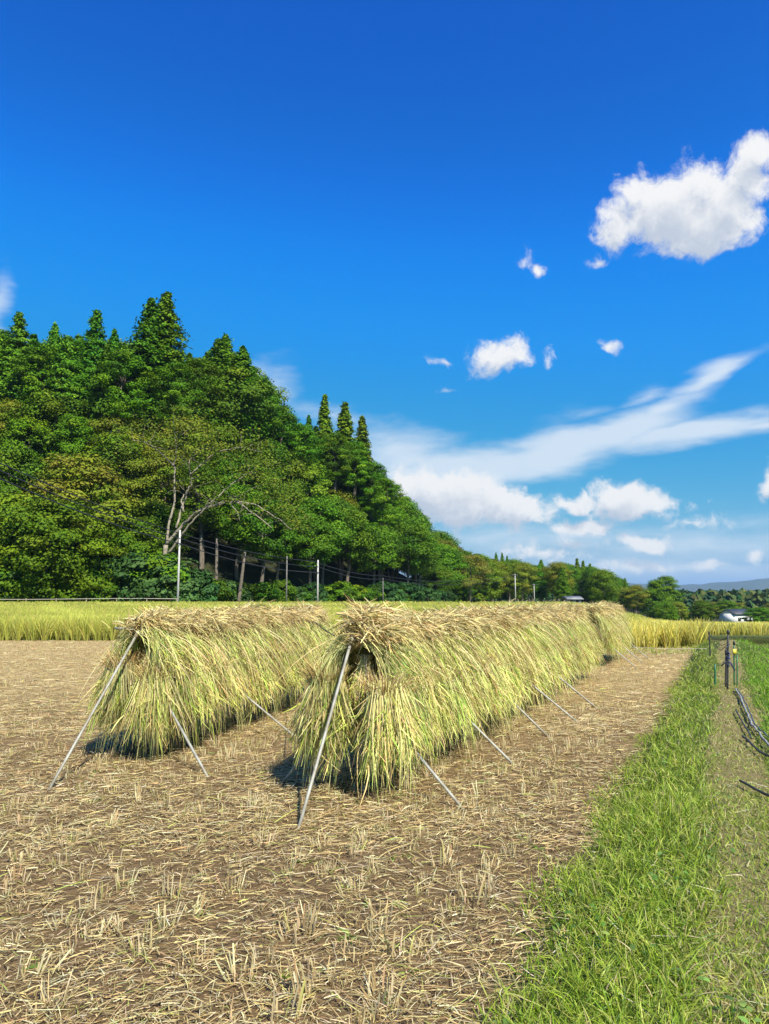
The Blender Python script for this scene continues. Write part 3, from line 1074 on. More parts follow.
# dead stems lying on the path and broad weeds in the grass
mb = MB()
n = 5200
x, y = sample_fan(n, 2.6, 22, 1.0, rg)
u, v = uv_of(x, y)
k = (u > .1) & (u < 1.4) & ((u > .5) | (rg.random(n) < .25))
x, y = x[k], y[k]
n = len(x)
a = rg.uniform(0, 6.28, n)
d0 = np.stack([np.cos(a), np.sin(a), np.abs(rg.normal(0, .12, n))], 1)
c_ = pick([(.55, .47, .26), (.42, .34, .16), (.66, .6, .42)], [.5, .3, .2], n, .2, rg)
ribbons(mb, np.stack([x, y, hgt(x, y) + rg.uniform(.01, .05, n)], 1), d0, unit(np.cross(d0, np.array([0, 0, 1.0]) + rg.normal(0, .3, (n, 3)))),
        rg.uniform(.04, .14, n), rg.uniform(.002, .005, n), rg.normal(0, .1, (n, 3)) - np.array([0, 0, .05]), c_, c_, 3, .4, 1)
tag(obj('dead_stems', mb.me('dead_stems', M_STRAW)), 'dead mown stems lying on the path and in the grass', 'stems', None, 'stuff')
mb = MB()
n = 4400
x, y = sample_fan(n, 2.6, 12, 1.0, rg)
u, v = uv_of(x, y)
k = (u > .1) & (u < 1.5) & (lowfreq(x, y, 1.7) > .15)
x, y = x[k], y[k]
n = len(x)
a = rg.uniform(0, 6.28, n)
d0 = unit(np.stack([np.cos(a), np.sin(a), rg.uniform(.2, .9, n)], 1))
c_ = pick([(.13, .25, .04), (.22, .33, .07)], [.6, .4], n, .2, rg)
ribbons(mb, np.stack([x, y, hgt(x, y) + rg.uniform(.02, .09, n)], 1), d0, unit(np.cross(d0, np.array([0, 0, 1.0]) + rg.normal(0, .3, (n, 3)))),
        rg.uniform(.02, .05, n), rg.uniform(.014, .03, n), np.stack([np.zeros(n), np.zeros(n), -.3 * np.ones(n)], 1), c_, c_, 4, .1, .3)
tag(obj('broad_weeds', mb.me('broad_weeds', M_GRASS)), 'broad-leaved weeds growing low in the bank grass', 'weeds', None, 'stuff')


# ------------------------------------------------------------------ standing rice
def rice(name, label, inside, x0, x1, y0, y1, front, seed, cols, probs, heights=(.82, .98)):
    rng = np.random.default_rng(seed)
    mb = MB()
    sp_ = .26
    nx, ny = int((x1 - x0) / sp_), int((y1 - y0) / sp_)
    X, Y = np.meshgrid(x0 + np.arange(nx) * sp_, y0 + np.arange(ny) * sp_)
    X = (X + rng.normal(0, .05, X.shape)).ravel()
    Y = (Y + rng.normal(0, .05, Y.shape)).ravel()
    fd = front(X, Y)
    k = inside(X, Y) & in_view(X, Y, 330) & (fd > 0)
    keep = rng.random(len(X)) < np.clip(1.15 - fd / 45, .3, 1)
    X, Y, fd = X[k & keep], Y[k & keep], fd[k & keep]
    Z = hgt(X, Y)
    per = np.where(fd < 3, 22, np.where(fd < 12, 13, 8))
    X, Y, Z, fd = (np.repeat(q, per) for q in (X, Y, Z, fd))
    n = len(X)
    a = rng.uniform(0, 2 * np.pi, n)
    r0 = .05
    b = np.stack([X + r0 * np.cos(a), Y + r0 * np.sin(a), Z], 1)
    b[:, 2] += np.where(fd < 3, 0, .35)
    ln = np.abs(rng.normal(.12, .1, n))
    d0 = unit(np.stack([np.cos(a) * ln, np.sin(a) * ln, np.ones(n)], 1))
    L = rng.uniform(*heights, n) * np.where(fd < 3, 1.0, .62) * (1 + .10 * lowfreq(X, Y, .9))
    dr = rng.uniform(.0, .55, n)
    cur = np.stack([np.cos(a) * dr * .6, np.sin(a) * dr * .6, -dr * .3], 1)
    tone = smooth(lowfreq(X, Y, .22) + rng.normal(0, .3, n), -.6, .8)[:, None]
    c1 = pick(cols, probs, n, .2, rng) * (.78 + .40 * tone)
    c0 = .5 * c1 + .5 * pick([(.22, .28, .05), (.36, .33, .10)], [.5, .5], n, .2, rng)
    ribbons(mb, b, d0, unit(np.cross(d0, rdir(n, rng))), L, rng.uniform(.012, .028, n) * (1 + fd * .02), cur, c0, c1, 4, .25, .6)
    return tag(obj(name, mb.me(name, M_FIELD)), label, 'rice crop', None, 'stuff')


GOLD = [(.80, .66, .12), (.85, .75, .24), (.68, .60, .11), (.54, .55, .10)]
YGRN = [(.58, .56, .10), (.46, .52, .08), (.66, .58, .16), (.34, .44, .06)]
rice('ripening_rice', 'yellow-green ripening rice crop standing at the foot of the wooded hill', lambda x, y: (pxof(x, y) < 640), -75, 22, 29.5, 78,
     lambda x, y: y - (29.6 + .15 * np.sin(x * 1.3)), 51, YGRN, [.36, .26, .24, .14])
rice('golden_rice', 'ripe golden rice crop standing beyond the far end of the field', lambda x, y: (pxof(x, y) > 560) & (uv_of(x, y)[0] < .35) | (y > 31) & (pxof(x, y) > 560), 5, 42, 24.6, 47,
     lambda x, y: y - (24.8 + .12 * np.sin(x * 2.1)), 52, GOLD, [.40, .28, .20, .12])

# ------------------------------------------------------------------ tree prototypes
def quads(mb, C, nrm, size, tint, rng, asp=1.4):
    """leaf clumps: small bent kite-shaped faces"""
    n = len(C)
    t = unit(np.cross(nrm, rdir(n, rng)))
    b = np.cross(nrm, t)
    s = np.broadcast_to(np.asarray(size, float), (n,))[:, None]
    V = np.stack([C - t * s * asp * .5, C + b * s * .5 + nrm * s * .12, C + t * s * asp * .5, C - b * s * .5 + nrm * s * .12], 1).reshape(-1, 3)
    Fq = np.arange(n * 4).reshape(-1, 4)
    mb.add(V, Fq, np.repeat(tint, 4, 0))


def limb(mb, a, b, r0, r1, rng, bend=.12, k=6, n=6, tint=(1, 1, 1)):
    a, b = np.asarray(a, float), np.asarray(b, float)
    t = np.linspace(0, 1, n)[:, None]
    L = np.linalg.norm(b - a)
    p = a + (b - a) * t + (np.sin(t * np.pi) * rng.normal(0, bend * L * .5, 3)) + np.sin(t * 2 * np.pi) * rng.normal(0, bend * L * .2, 3)
    mb.tube(p, r0 + (r1 - r0) * t[:, 0], k, tint)
    return p


def broadleaf(seed, h=15, rad=5.2, n_cl=54, leaves=360, leaf=.25, cols=None, low=.25, flat=1.0, bark=None, droop=0):
    rng = np.random.default_rng(seed)
    cols = cols or [(0.077, 0.164, 0.012), (0.111, 0.209, 0.017), (0.176, 0.259, 0.022), (0.045, 0.100, 0.011)]
    tr = MB()
    cr = MB()
    th = h * low
    lean = rng.normal(0, .03, 2) * h
    tp = np.array([lean[0], lean[1], h * .62])
    limb(tr, (0, 0, -.6), tp, h * .019 + .06, h * .007, rng, .06, 7, 8)
    for i in range(n_cl):
        f = (i + .5) / n_cl
        zc = th + (h - th) * (f ** .8)
        prof = math.sin(math.pi * min(1, (.16 + .80 * f))) ** .75
        a = i * 2.39996 + rng.normal(0, .4)
        rr = rad * prof * rng.uniform(.45, 1.0)
        c = np.array([lean[0] * f + rr * math.cos(a), lean[1] * f + rr * math.sin(a), zc * 1.0 - h * .04])
        if i % 3 == 0:
            q = np.array([lean[0] * .6, lean[1] * .6, min(h * .6, max(th * .6, zc - rr * .7))])
            limb(tr, q, c, h * .007, .03, rng, .15, 5, 5)
        m = int(leaves * rng.uniform(.6, 1.3))
        cs = rad * rng.uniform(.22, .38)
        dv = rdir(m, rng)
        rad_ = cs * rng.random(m) ** .45
        C = c + dv * rad_[:, None] * np.array([1.15, 1.15, .62 * flat])
        C[:, 2] -= droop * np.abs(rng.normal(0, cs, m))
        out = unit(c - np.array([0, 0, h * .45]))
        nr_ = unit(dv * .9 + out * .6 + np.array([0, 0, .5]) + rng.normal(0, .45, (m, 3)))
        base = pick(cols, None if False else [.34, .32, .2, .14], 1, .12, rng)[0]
        tint = .92 * np.clip(.6 * base + .4 * pick(cols, [.34, .32, .2, .14], m, .2, rng), .004, .5)
        quads(cr, C, nr_, rng.uniform(.6, 1.25, m) * leaf, tint, rng)
    return tr.me('trunk', bark or M_BARK, True), cr.me('crown', M_LEAF)


def cedar(seed, h=24, rad=3.6, whorls=42, per=8, cols=None, slim=1.0, bare=.12):
    rng = np.random.default_rng(seed)
    cols = cols or [(0.075, 0.185, 0.014), (0.109, 0.238, 0.018), (0.167, 0.290, 0.023), (0.046, 0.116, 0.013)]
    tr = MB()
    cr = MB()
    tr.tube([(0, 0, -.6), (0, 0, h * .5), (0, 0, h * .985)], [h * .016, h * .009, .03], 7)
    for w in range(whorls):
        f = bare + (1 - bare) * (w + rng.random()) / whorls
        z = h * f
        g_ = (f - bare) / (1 - bare)
        R_ = rad * slim * min(1.0, (1 - g_) ** .74 * 1.05) * (.55 + .45 * min(1, g_ * 5)) + .06
        for k in range(per):
            a = rng.uniform(0, 6.283)
            r_ = R_ * rng.uniform(.62, 1.08)
            m = max(12, int(52 * r_ / rad + 12))
            s = rng.random(m) ** .7
            dx = np.stack([np.cos(a) * np.ones(m), np.sin(a) * np.ones(m)], 1)
            C = np.zeros((m, 3))
            C[:, :2] = dx * (s * r_)[:, None] + rng.normal(0, .16 + .05 * r_, (m, 2))
            C[:, 2] = z + .28 * r_ * s - .42 * r_ * s ** 2 + rng.normal(0, .17, m)
            nr_ = unit(np.concatenate([dx * .7, np.full((m, 1), .8)], 1) + rng.normal(0, .45, (m, 3)))
            base = pick(cols, [.34, .32, .2, .14], 1, .12, rng)[0]
            quads(cr, C, nr_, rng.uniform(.17, .36, m), np.clip(.55 * base + .45 * pick(cols, [.34, .32, .2, .14], m, .2, rng), .004, .4), rng, 1.7)
    m = 24
    C = np.stack([rng.normal(0, .08, m), rng.normal(0, .08, m), h * rng.uniform(.955, 1.0, m)], 1)
    quads(cr, C, rdir(m, rng), .26, pick(cols, [.34, .32, .2, .14], m, .2, rng), rng)
    return tr.me('trunk', M_BARK, True), cr.me('crown', M_LEAF)


def shrub(seed, h=3.2, rad=2.2, cols=None):
    return broadleaf(seed, h, rad, 22, 190, .19, cols, .06)


OLIVE = [(.16, .20, .02), (.19, .215, .025), (.12, .185, .018), (.21, .19, .03)]
YGREEN = [(0.115, 0.197, 0.015), (0.156, 0.229, 0.020), (0.082, 0.164, 0.013), (0.057, 0.123, 0.011)]
RUST = [(.15, .145, .025), (.13, .16, .022), (.18, .14, .03), (.11, .15, .02)]
T_BROAD = [broadleaf(500 + i, 15, 5.0 + .4 * (i % 3)) for i in range(5)]
T_TALL = [broadleaf(520 + i, 20, 5.0, 60, 340, .25, [(0.082, 0.203, 0.014), (0.116, 0.250, 0.019), (0.180, 0.301, 0.023), (0.049, 0.122, 0.013)], .2) for i in range(3)]
T_HIGH = [broadleaf(530 + i, 19, 5.4, 48, 340, .25, [(0.079, 0.170, 0.014), (0.110, 0.215, 0.018), (0.158, 0.260, 0.022), (0.047, 0.105, 0.012)], .46) for i in range(3)]
T_OLIVE = [broadleaf(540 + i, 15, 5.4, 50, 330, .23, OLIVE, .3, .8) for i in range(2)]
T_YG = [broadleaf(550 + i, 12, 5.0, 60, 340, .22, YGREEN, .12) for i in range(2)]
T_RUST = [broadleaf(560, 14, 6.0, 46, 270, .23, RUST, .35, .7)]
T_CEDAR = [cedar(600 + i, 24, 5.0, 74, 7) for i in range(3)]
T_SLIM = [cedar(610 + i, 20, 2.9, 66, 7, [(0.109, 0.192, 0.019), (0.148, 0.238, 0.021), (0.192, 0.278, 0.026), (0.064, 0.128, 0.014)], 1.0, .06) for i in range(3)]
T_CYP = [cedar(620 + i, 18, 4.6, 44, 8, [(0.064, 0.185, 0.017), (0.096, 0.238, 0.021), (0.141, 0.278, 0.026), (0.041, 0.116, 0.013)], 1.0, .1) for i in range(2)]
T_SHRUB = [shrub(700 + i) for i in range(3)]
T_DSHRUB = [shrub(710 + i, 3.4, 2.4, [(0.040, 0.099, 0.026), (0.053, 0.125, 0.033), (0.073, 0.145, 0.040), (0.026, 0.066, 0.016)]) for i in range(2)]


def plant_tree(name, pr, x, y, h, h0, label, cat='tree', group=None, wide=1.0, z=None, rz=None):
    z = float(hgt(x, y)) if z is None else z
    s = h / h0
    o = obj(name, None, None, (x, y, z), (0, 0, random.uniform(0, 6.28) if rz is None else rz))
    o.scale = (s * wide, s * wide, s)
    tag(o, label, cat, group)
    obj('trunk', pr[0], o)
    obj('crown', pr[1], o)
    return o


SIL = [(-200, 320), (-60, 322), (0, 326), (18, 322), (45, 335), (75, 330), (95, 328), (115, 345), (130, 358), (150, 345), (185, 352), (205, 355), (230, 352), (255, 372),
       (275, 404), (300, 424), (325, 426), (345, 440), (365, 456), (380, 474), (400, 492), (430, 520), (460, 548), (480, 552), (500, 555), (540, 558), (575, 562), (600, 567), (640, 587), (680, 595), (900, 596)]
SX, SY = zip(*SIL)


def max_h(x, y, z, slack=0.0):
    px = float(pxof(x, y))
    py = float(np.interp(px, SX, SY)) + slack
    return at_y(px, py, y)[2] - z


# --- named skyline trees: (px of tip, py of tip, depth, kind, height, label, width)
SKY_TREES = [
    (152, 300, 128, 'C', 27, 'tall dark cedar, left of the twin pair crowning the hilltop', 1.35),
    (167, 293, 130, 'C', 29, 'tallest cedar of the hill, right of the twin pair on the crest', 1.3),
    (219, 340, 138, 'C', 24, 'broad cedar at the left of three rounded tops on the crest', 1.45),
    (226, 336, 142, 'C', 25, 'cedar in the middle of three rounded tops on the crest', 1.3),
    (243, 347, 139, 'C', 23, 'cedar at the right of three rounded tops on the crest', 1.3),
    (272, 393, 150, 'S', 14, 'small pointed conifer alone on the descending crest', 1.0),
    (309, 415, 158, 'Y', 12, 'short feathery conifer left of the three spires on the crest', .8),
    (325, 395, 165, 'S', 19, 'leftmost of three slender conifer spires on the crest', 1.15),
    (345, 403, 168, 'S', 19, 'middle one of three slender conifer spires on the crest', 1.45),
    (362, 417, 170, 'S', 19, 'rightmost of three slender conifer spires on the crest', 1.3),
    (20, 312, 126, 'Y', 18, 'feathery cypress tip at the far left of the skyline', 1.0),
    (55, 324, 128, 'Y', 17, 'low cypress tip between two taller ones on the left skyline', .9),
    (97, 310, 126, 'Y', 20, 'ragged cypress standing above the left skyline, left of the twin cedars', .95),
    (115, 330, 130, 'Y', 16, 'smaller cypress at the shoulder of the ragged one on the skyline', .9),
    (190, 353, 134, 'Y', 16, 'low cypress in the dip right of the twin cedars', .9),
    (496, 553, 262, 'C', 15, 'small cedar, left of three tips beyond the foot of the hill', .8),
    (502, 553, 265, 'C', 15, 'small cedar, middle of three tips beyond the foot of the hill', .8),
    (507, 556, 262, 'C', 14, 'small cedar, right of three tips beyond the foot of the hill', .8),
    (577, 559, 275, 'S', 17, 'slim dark cedar, left of the group above the grey hut', 1.1),
    (583, 561, 278, 'S', 16, 'slim dark cedar in the middle of the group above the grey hut', 1.1),
    (590, 564, 276, 'S', 15, 'slim dark cedar, right of the group above the grey hut', 1.1),
    (616, 577, 290, 'S', 12, 'small pointed cedar right of the grey hut', 1.0),
    (625, 578, 292, 'C', 12, 'small dark cedar left of the round-topped pair', .8),
    (655, 579, 255, 'T', 17, 'dark round-topped tree, left half of the pair beyond the golden rice', 1.2),
    (664, 575, 257, 'T', 18, 'dark round-topped tree, right half of the pair beyond the golden rice', 1.25),
]
rt0 = np.random.default_rng(5)
KIND = {'T': (T_TALL, 20, 'broadleaf_tree'), 'C': (T_CEDAR, 24, 'cedar_tree'), 'S': (T_SLIM, 20, 'conifer_tree'), 'Y': (T_CYP, 18, 'cypress_tree')}
for i, (px, py, d, kd, h, lab, wd) in enumerate(SKY_TREES):
    pr, h0, nm = KIND[kd]
    tip = at_y(px, py, d)
    plant_tree(nm, pr[i % len(pr)], tip[0], d, h, h0, lab, 'tree' if kd == 'T' else 'conifer', None, wd, tip[2] - h)

# --- closed canopy just under the skyline
for k, (px, py, kd, h) in enumerate(((-18, 330, 'Y', 18), (4, 330, 'T', 17), (34, 334, 'Y', 17), (44, 344, 'T', 15), (68, 336, 'Y', 17), (80, 340, 'T', 15), (90, 344, 'Y', 16), (108, 346, 'Y', 15), (124, 352, 'T', 15),
                                     (134, 362, 'Y', 14), (142, 350, 'C', 17), (178, 362, 'T', 14), (186, 372, 'Y', 13), (200, 358, 'T', 15), (208, 352, 'Y', 17), (236, 352, 'T', 15), (252, 366, 'Y', 16), (258, 376, 'T', 14),
                                     (266, 396, 'Y', 13), (282, 410, 'T', 14), (294, 420, 'Y', 14), (303, 424, 'T', 13), (316, 426, 'Y', 13), (335, 432, 'T', 13), (354, 440, 'T', 13), (372, 462, 'T', 13), (385, 478, 'T', 13))):
    d = (126 if px < 205 else 138 if px < 262 else 152 if px < 310 else 163) + rt0.uniform(-3, 5)
    pr, h0, nm = KIND[kd]
    tip = at_y(px, py, d)
    nm_ = {'T': 'round-headed green tree', 'Y': 'feathery cypress', 'C': 'cedar'}[kd]
    zn = 'left of the twin cedars' if px < 148 else 'between the twin cedars and the rounded tops' if px < 215 else 'right of the rounded tops' if px < 310 else 'beside the three spires'
    lab = '%s under the skyline, %s' % (nm_, zn)
    plant_tree(nm, pr[k % len(pr)], tip[0], d, h, h0, lab, 'tree' if kd == 'T' else 'conifer', 'canopy: ' + lab, 1.35 if kd == 'T' else 1.1, tip[2] - h)

# --- the wooded slope
rt = np.random.default_rng(77)
spots = []
tries = 0
while tries < 9000:
    tries += 1
    px = rt.uniform(-70, 485)
    rb = float(np.interp(px, BX, BR))
    t = rt.random() ** 1.15 * (60 if px < 380 else 45)
    y = rb + 3 + t
    x = (px - W / 2) / F * y
    md = 5.2 if t < 14 else 5.8
    if all((x - a) ** 2 + (y - b) ** 2 > md * md for a, b, _, _ in spots):
        spots.append((x, y, px, t))
zone = lambda px: ('behind the left bush' if px < 95 else 'around the leaning bare-limbed tree' if px < 250 else
                   'between leaning tree and pale pole' if px < 330 else 'on the hill\'s right shoulder')
for (x, y, px, t) in spots:
    z = float(hgt(x, y))
    mh = max_h(x, y, z, rt.uniform(0, 8))
    if t < 12:
        kind = rt.choice(['B', 'B', 'Y', 'O', 'T'], p=[.34, .22, .14, .14, .16])
        hh = rt.uniform(9, 15)
    elif t < 32:
        kind = rt.choice(['B', 'O', 'T', 'C'], p=[.40, .18, .27, .15])
        hh = rt.uniform(13, 19)
    else:
        kind = rt.choice(['B', 'T', 'C', 'P'], p=[.22, .26, .28, .24] if px < 300 else [.55, .25, .10, .10])
        hh = min(mh, rt.uniform(20, 28))
    if 165 < px < 430 and t < 22:
        kind = 'H'
        hh = rt.uniform(15, 19)
    if 150 < px < 250 and t < 9:
        if rt.random() < .8:
            continue
        hh = min(hh, 8)
    hh = min(hh, mh)
    if hh < 4:
        continue
    pos = 'at the foot of the slope' if t < 12 else 'halfway up the slope' if t < 32 else 'on the upper slope'
    pr, h0, nm, desc = {'H': (T_HIGH, 19, 'broadleaf_tree', 'high-crowned bare-trunked tree'), 'B': (T_BROAD, 15, 'broadleaf_tree', 'dense mid-green tree'), 'T': (T_TALL, 20, 'broadleaf_tree', 'tall fresh-green tree'),
                        'O': (T_OLIVE, 15, 'broadleaf_tree', 'dull olive tree'), 'Y': (T_YG, 12, 'broadleaf_tree', 'bright yellow-green tree'),
                        'C': (T_CEDAR, 24, 'cedar_tree', 'dark conical cedar'), 'P': (T_CYP, 18, 'cypress_tree', 'feathery green cypress')}[kind]
    lab = '%s %s, %s' % (desc, pos, zone(px))
    s = hh / h0
    wide = float(np.clip(1.0 / max(s, .55) ** .35, .85, 1.3)) * rt.uniform(.95, 1.2)
    plant_tree(nm, pr[rt.integers(len(pr))], x, y, hh, h0, lab, 'conifer' if kind in 'CP' else 'tree', lab.replace('tree', 'trees').replace('cedar', 'cedars').replace('cypress', 'cypresses'), wide)

# --- shrubs along the foot of the hill
sh_spots = []
for px in np.arange(-40, 480, 9.0):
    px_ = px + rt.normal(0, 3)
    rb = float(np.interp(px_, BX, BR))
    y = rb - (4.5 if px_ < 300 else 1) + rt.uniform(-1.5, 3)
    x = (px_ - W / 2) / F * y
    hs_ = rt.uniform(3.0, 5.4) * (1.25 if 120 < px_ < 175 else 1.1 if px_ <= 120 else .8)
    dk = rt.random() < .45
    z_ = 'left of the leaning tree' if px_ < 155 else 'between the two pale poles' if px_ < 310 else 'right of the pale poles'
    lab = '%s at the wood edge %s' % ('dark leafy shrub' if dk else 'light leafy shrub', z_)
    pr = (T_DSHRUB if dk else T_SHRUB)
    plant_tree('shrub', pr[rt.integers(len(pr))], x, y, hs_, 3.3, lab, 'shrub', lab.replace('shrub', 'shrubs'), rt.uniform(.9, 1.35))

# --- special trees at the foot of the hill
big = at_y(52, 590, 84)
plant_tree('broadleaf_tree', T_YG[0], big[0], 84, 12.5, 12, 'bushy yellow-green tree spreading low at the left edge of the wood', 'tree', None, 1.25)
b2 = at_y(12, 590, 85)
plant_tree('broadleaf_tree', T_YG[1], b2[0], 86, 13, 12, 'yellow-green tree cut off by the left edge of the photo', 'tree', None, 1.1)
b3 = at_y(70, 470, 94)
plant_tree('broadleaf_tree', T_OLIVE[0], b3[0], 97, 19, 15, 'domed olive-brown tree with thin pale branches above the yellow-green bush', 'tree', None, 1.2)
b4 = at_y(462, 590, 215)
plant_tree('broadleaf_tree', T_RUST[0], b4[0], 196, 13, 14, 'reddish-brown spreading tree where the hill meets the valley', 'tree', None, 1.1)


# --- the leaning tree with bare limbs
def leaning_tree():
    rng = np.random.default_rng(909)
    y0 = 92.0
    base = at_y(161, 574, y0)
    base[2] = float(hgt(base[0], y0)) - .3
    root = obj('leaning_tree', None, None, base)
    tag(root, 'leaning pale-barked tree with bare arching limbs and a thin olive crown behind the tall pole', 'tree')
    tr, cr = MB(), MB()

    def path_px(pts, r0, r1, dy=0.0):
        q = np.array([at_y(px, py, y0 + d) for px, py, d in pts]) - base
        t = np.linspace(0, 1, len(q))
        tt = np.linspace(0, 1, len(q) * 4)
        P = np.stack([np.interp(tt, t, q[:, i]) for i in range(3)], 1)
        ker = np.array([.25, .5, .25])
        for i in range(3):
            P[1:-1, i] = np.convolve(P[:, i], ker, 'valid')
        P[1:-1] += rng.normal(0, .05, (len(P) - 2, 3))
        tr.tube(P, r0 + (r1 - r0) * tt, 7)
        return P
    limbs = []
    path_px([(161, 602, 0), (162, 574, 0), (166, 545, 0)], .36, .29)
    limbs.append(path_px([(166, 545, 0), (178, 530, -.3), (195, 512, -.8), (215, 505, -1), (236, 501, -1.5), (252, 512, -2), (272, 528, -2.5)], .22, .05))
    limbs.append(path_px([(168, 553, 0), (180, 538, -.5), (190, 523, -1), (205, 508, -1.5), (222, 502, -2.2)], .17, .05))
    limbs.append(path_px([(166, 548, 0), (168, 530, .5), (175, 500, 1), (174, 470, 1), (177, 445, 1.2), (174, 430, 1.2)], .19, .04))
    limbs.append(path_px([(176, 528, 0), (183, 505, 1), (188, 490, 1), (192, 480, 1), (188, 462, 1.5), (196, 448, 1.5)], .15, .04))
    limbs.append(path_px([(184, 512, 0), (181, 500, .3), (186, 492, .3), (192, 484, .5)], .12, .05))
    limbs.append(path_px([(205, 508, -.8), (225, 490, -.5), (240, 478, -.5), (256, 470, -1)], .12, .03))
    limbs.append(path_px([(190, 475, 1), (215, 452, 1), (240, 447, .5), (262, 452, 0)], .10, .03))
    limbs.append(path_px([(176, 468, 1), (160, 452, 1.5), (145, 442, 1.5), (132, 440, 1.5)], .10, .03))
    limbs.append(path_px([(228, 502, -1.5), (238, 512, -2), (240, 522, -2)], .07, .02))
    limbs.append(path_px([(236, 501, -1.5), (258, 505, -2), (280, 520, -3), (292, 530, -3)], .10, .03))
    # twigs
    tips = []
    for P in limbs[:9] + limbs[10:]:
        for j in range(len(P) // 2, len(P), 2):
            for _ in range(2):
                e = P[j] + np.array([rng.normal(.6, 1.3), rng.normal(0, 1.2), rng.normal(1.0, .8)])
                limb(tr, P[j], e, .035, .012, rng, .2, 4, 4)
                tips.append(e)
    # thin layered foliage along an arching canopy
    arch = [(128, 446), (140, 434), (155, 422), (172, 416), (190, 416), (205, 424), (220, 432), (235, 440), (250, 450), (262, 460), (275, 472), (284, 486), (290, 505), (294, 522), (280, 512), (262, 486), (245, 472), (225, 458), (205, 448), (185, 440), (165, 440), (270, 500), (250, 462)]
    for (px, py) in arch:
        for _ in range(4):
            c = at_y(px + rng.normal(0, 6), py + rng.normal(3, 5), y0 + rng.normal(0, 2.2)) - base
            m = 64
            off = rng.normal(0, 1, (m, 3)) * np.array([1.25, 1.25, .30])
            C = c + off
            tint = pick(OLIVE + [(.12, .14, .03)], [.24, .2, .2, .08, .28], m, .2, rng)
            quads(cr, C, unit(np.array([0, -.25, .9]) + rng.normal(0, .4, (m, 3))), rng.uniform(.12, .27, m), tint, rng, 1.6)
    for e in tips:
        m = 16
        C = e + rng.normal(0, .5, (m, 3)) * np.array([1, 1, .4])
        quads(cr, C, unit(np.array([0, 0, .9]) + rng.normal(0, .4, (m, 3))), rng.uniform(.15, .32, m), pick(OLIVE, [.3, .3, .3, .1], m, .2, rng), rng, 1.6)
    obj('trunk', tr.me('trunk', M_PALEBARK, True), root)
    obj('crown', cr.me('crown', M_LEAF), root)


leaning_tree()
# pale dead trunks standing in the shade of the wood edge
for i, (px, py0, py1, lean, lab) in enumerate(((201, 550, 535, 0, 'short pale trunk in the shade right of the leaning tree'), (216, 556, 538, 1, 'pale trunk in the shade under the arching limb'),
                                              (238, 570, 552, 7, 'slanting pale trunk in the shade under the arching limb'))):
    a, b = at_y(px, 598, 94), at_y(px + lean, py1, 94)
    a[2] = float(hgt(a[0], 94)) - .3
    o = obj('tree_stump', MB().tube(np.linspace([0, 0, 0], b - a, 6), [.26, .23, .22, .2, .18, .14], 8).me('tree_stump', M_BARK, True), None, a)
    tag(o, lab, 'tree trunk')

# --- trees in the valley on the right
vs_ = []
tries = 0
while tries < 4000 and len(vs_) < 95:
    tries += 1
    px = rt.uniform(450, 800)
    y = rt.uniform(215, 400)
    if px < 520 and y < 235:
        continue
    x = (px - W / 2) / F * y
    if 700 < px < 775 and y < 300:
        continue
    if all((x - a) ** 2 + (y - b) ** 2 > 7.0 ** 2 for a, b, _ in vs_):
        vs_.append((x, y, px))
for (x, y, px) in vs_:
    z = float(hgt(x, y))
    mh = max_h(x, y, z, rt.uniform(1, 9))
    kd = rt.choice(['B', 'O', 'C', 'Y'], p=[.36, .28, .26, .10])
    hh = min(rt.uniform(17, 28), mh)
    if px > 660:
        hh = min(hh, at_y(px, 603 + rt.uniform(-3, 6), y)[2] - z)
    if hh < 3.5:
        continue
    pr, h0, nm, desc = {'B': (T_BROAD, 15, 'broadleaf_tree', 'mid-green valley tree'), 'O': (T_OLIVE, 15, 'broadleaf_tree', 'olive-green valley tree'),
                        'Y': (T_YG, 12, 'broadleaf_tree', 'yellow-green valley tree'), 'C': (T_CEDAR, 24, 'cedar_tree', 'dark valley cedar')}[kd]
    zn = 'below the hill, behind the slim poles' if px < 560 else 'around the grey hut and small cedars' if px < 645 else 'beyond the golden rice at right'
    lab = '%s %s' % (desc, zn)
    wide = float(np.clip((h0 / hh) ** .5, 1, 1.7))
    plant_tree(nm, pr[rt.integers(len(pr))], x, y, hh, h0, lab, 'conifer' if kd == 'C' else 'tree', lab.replace('tree', 'trees').replace('cedar ', 'cedars '), wide)
for (px, py, d, hh, wd, lab) in ((757, 607, 215, 6.5, 1.6, 'dark rounded tree right of the white house'), (702, 600, 250, 9, 1.3, 'olive tree left of the white house'),
                                 (725, 600, 275, 8, 1.5, 'dark tree rising behind the white house')):
    tip = at_y(px, py, d)
    plant_tree('broadleaf_tree', T_OLIVE[0] if 'olive' in lab else T_TALL[0], tip[0], d, hh, 15 if 'olive' in lab else 20, lab, 'tree', None, wd * (1 if 'olive' in lab else 1.6), tip[2] - hh)

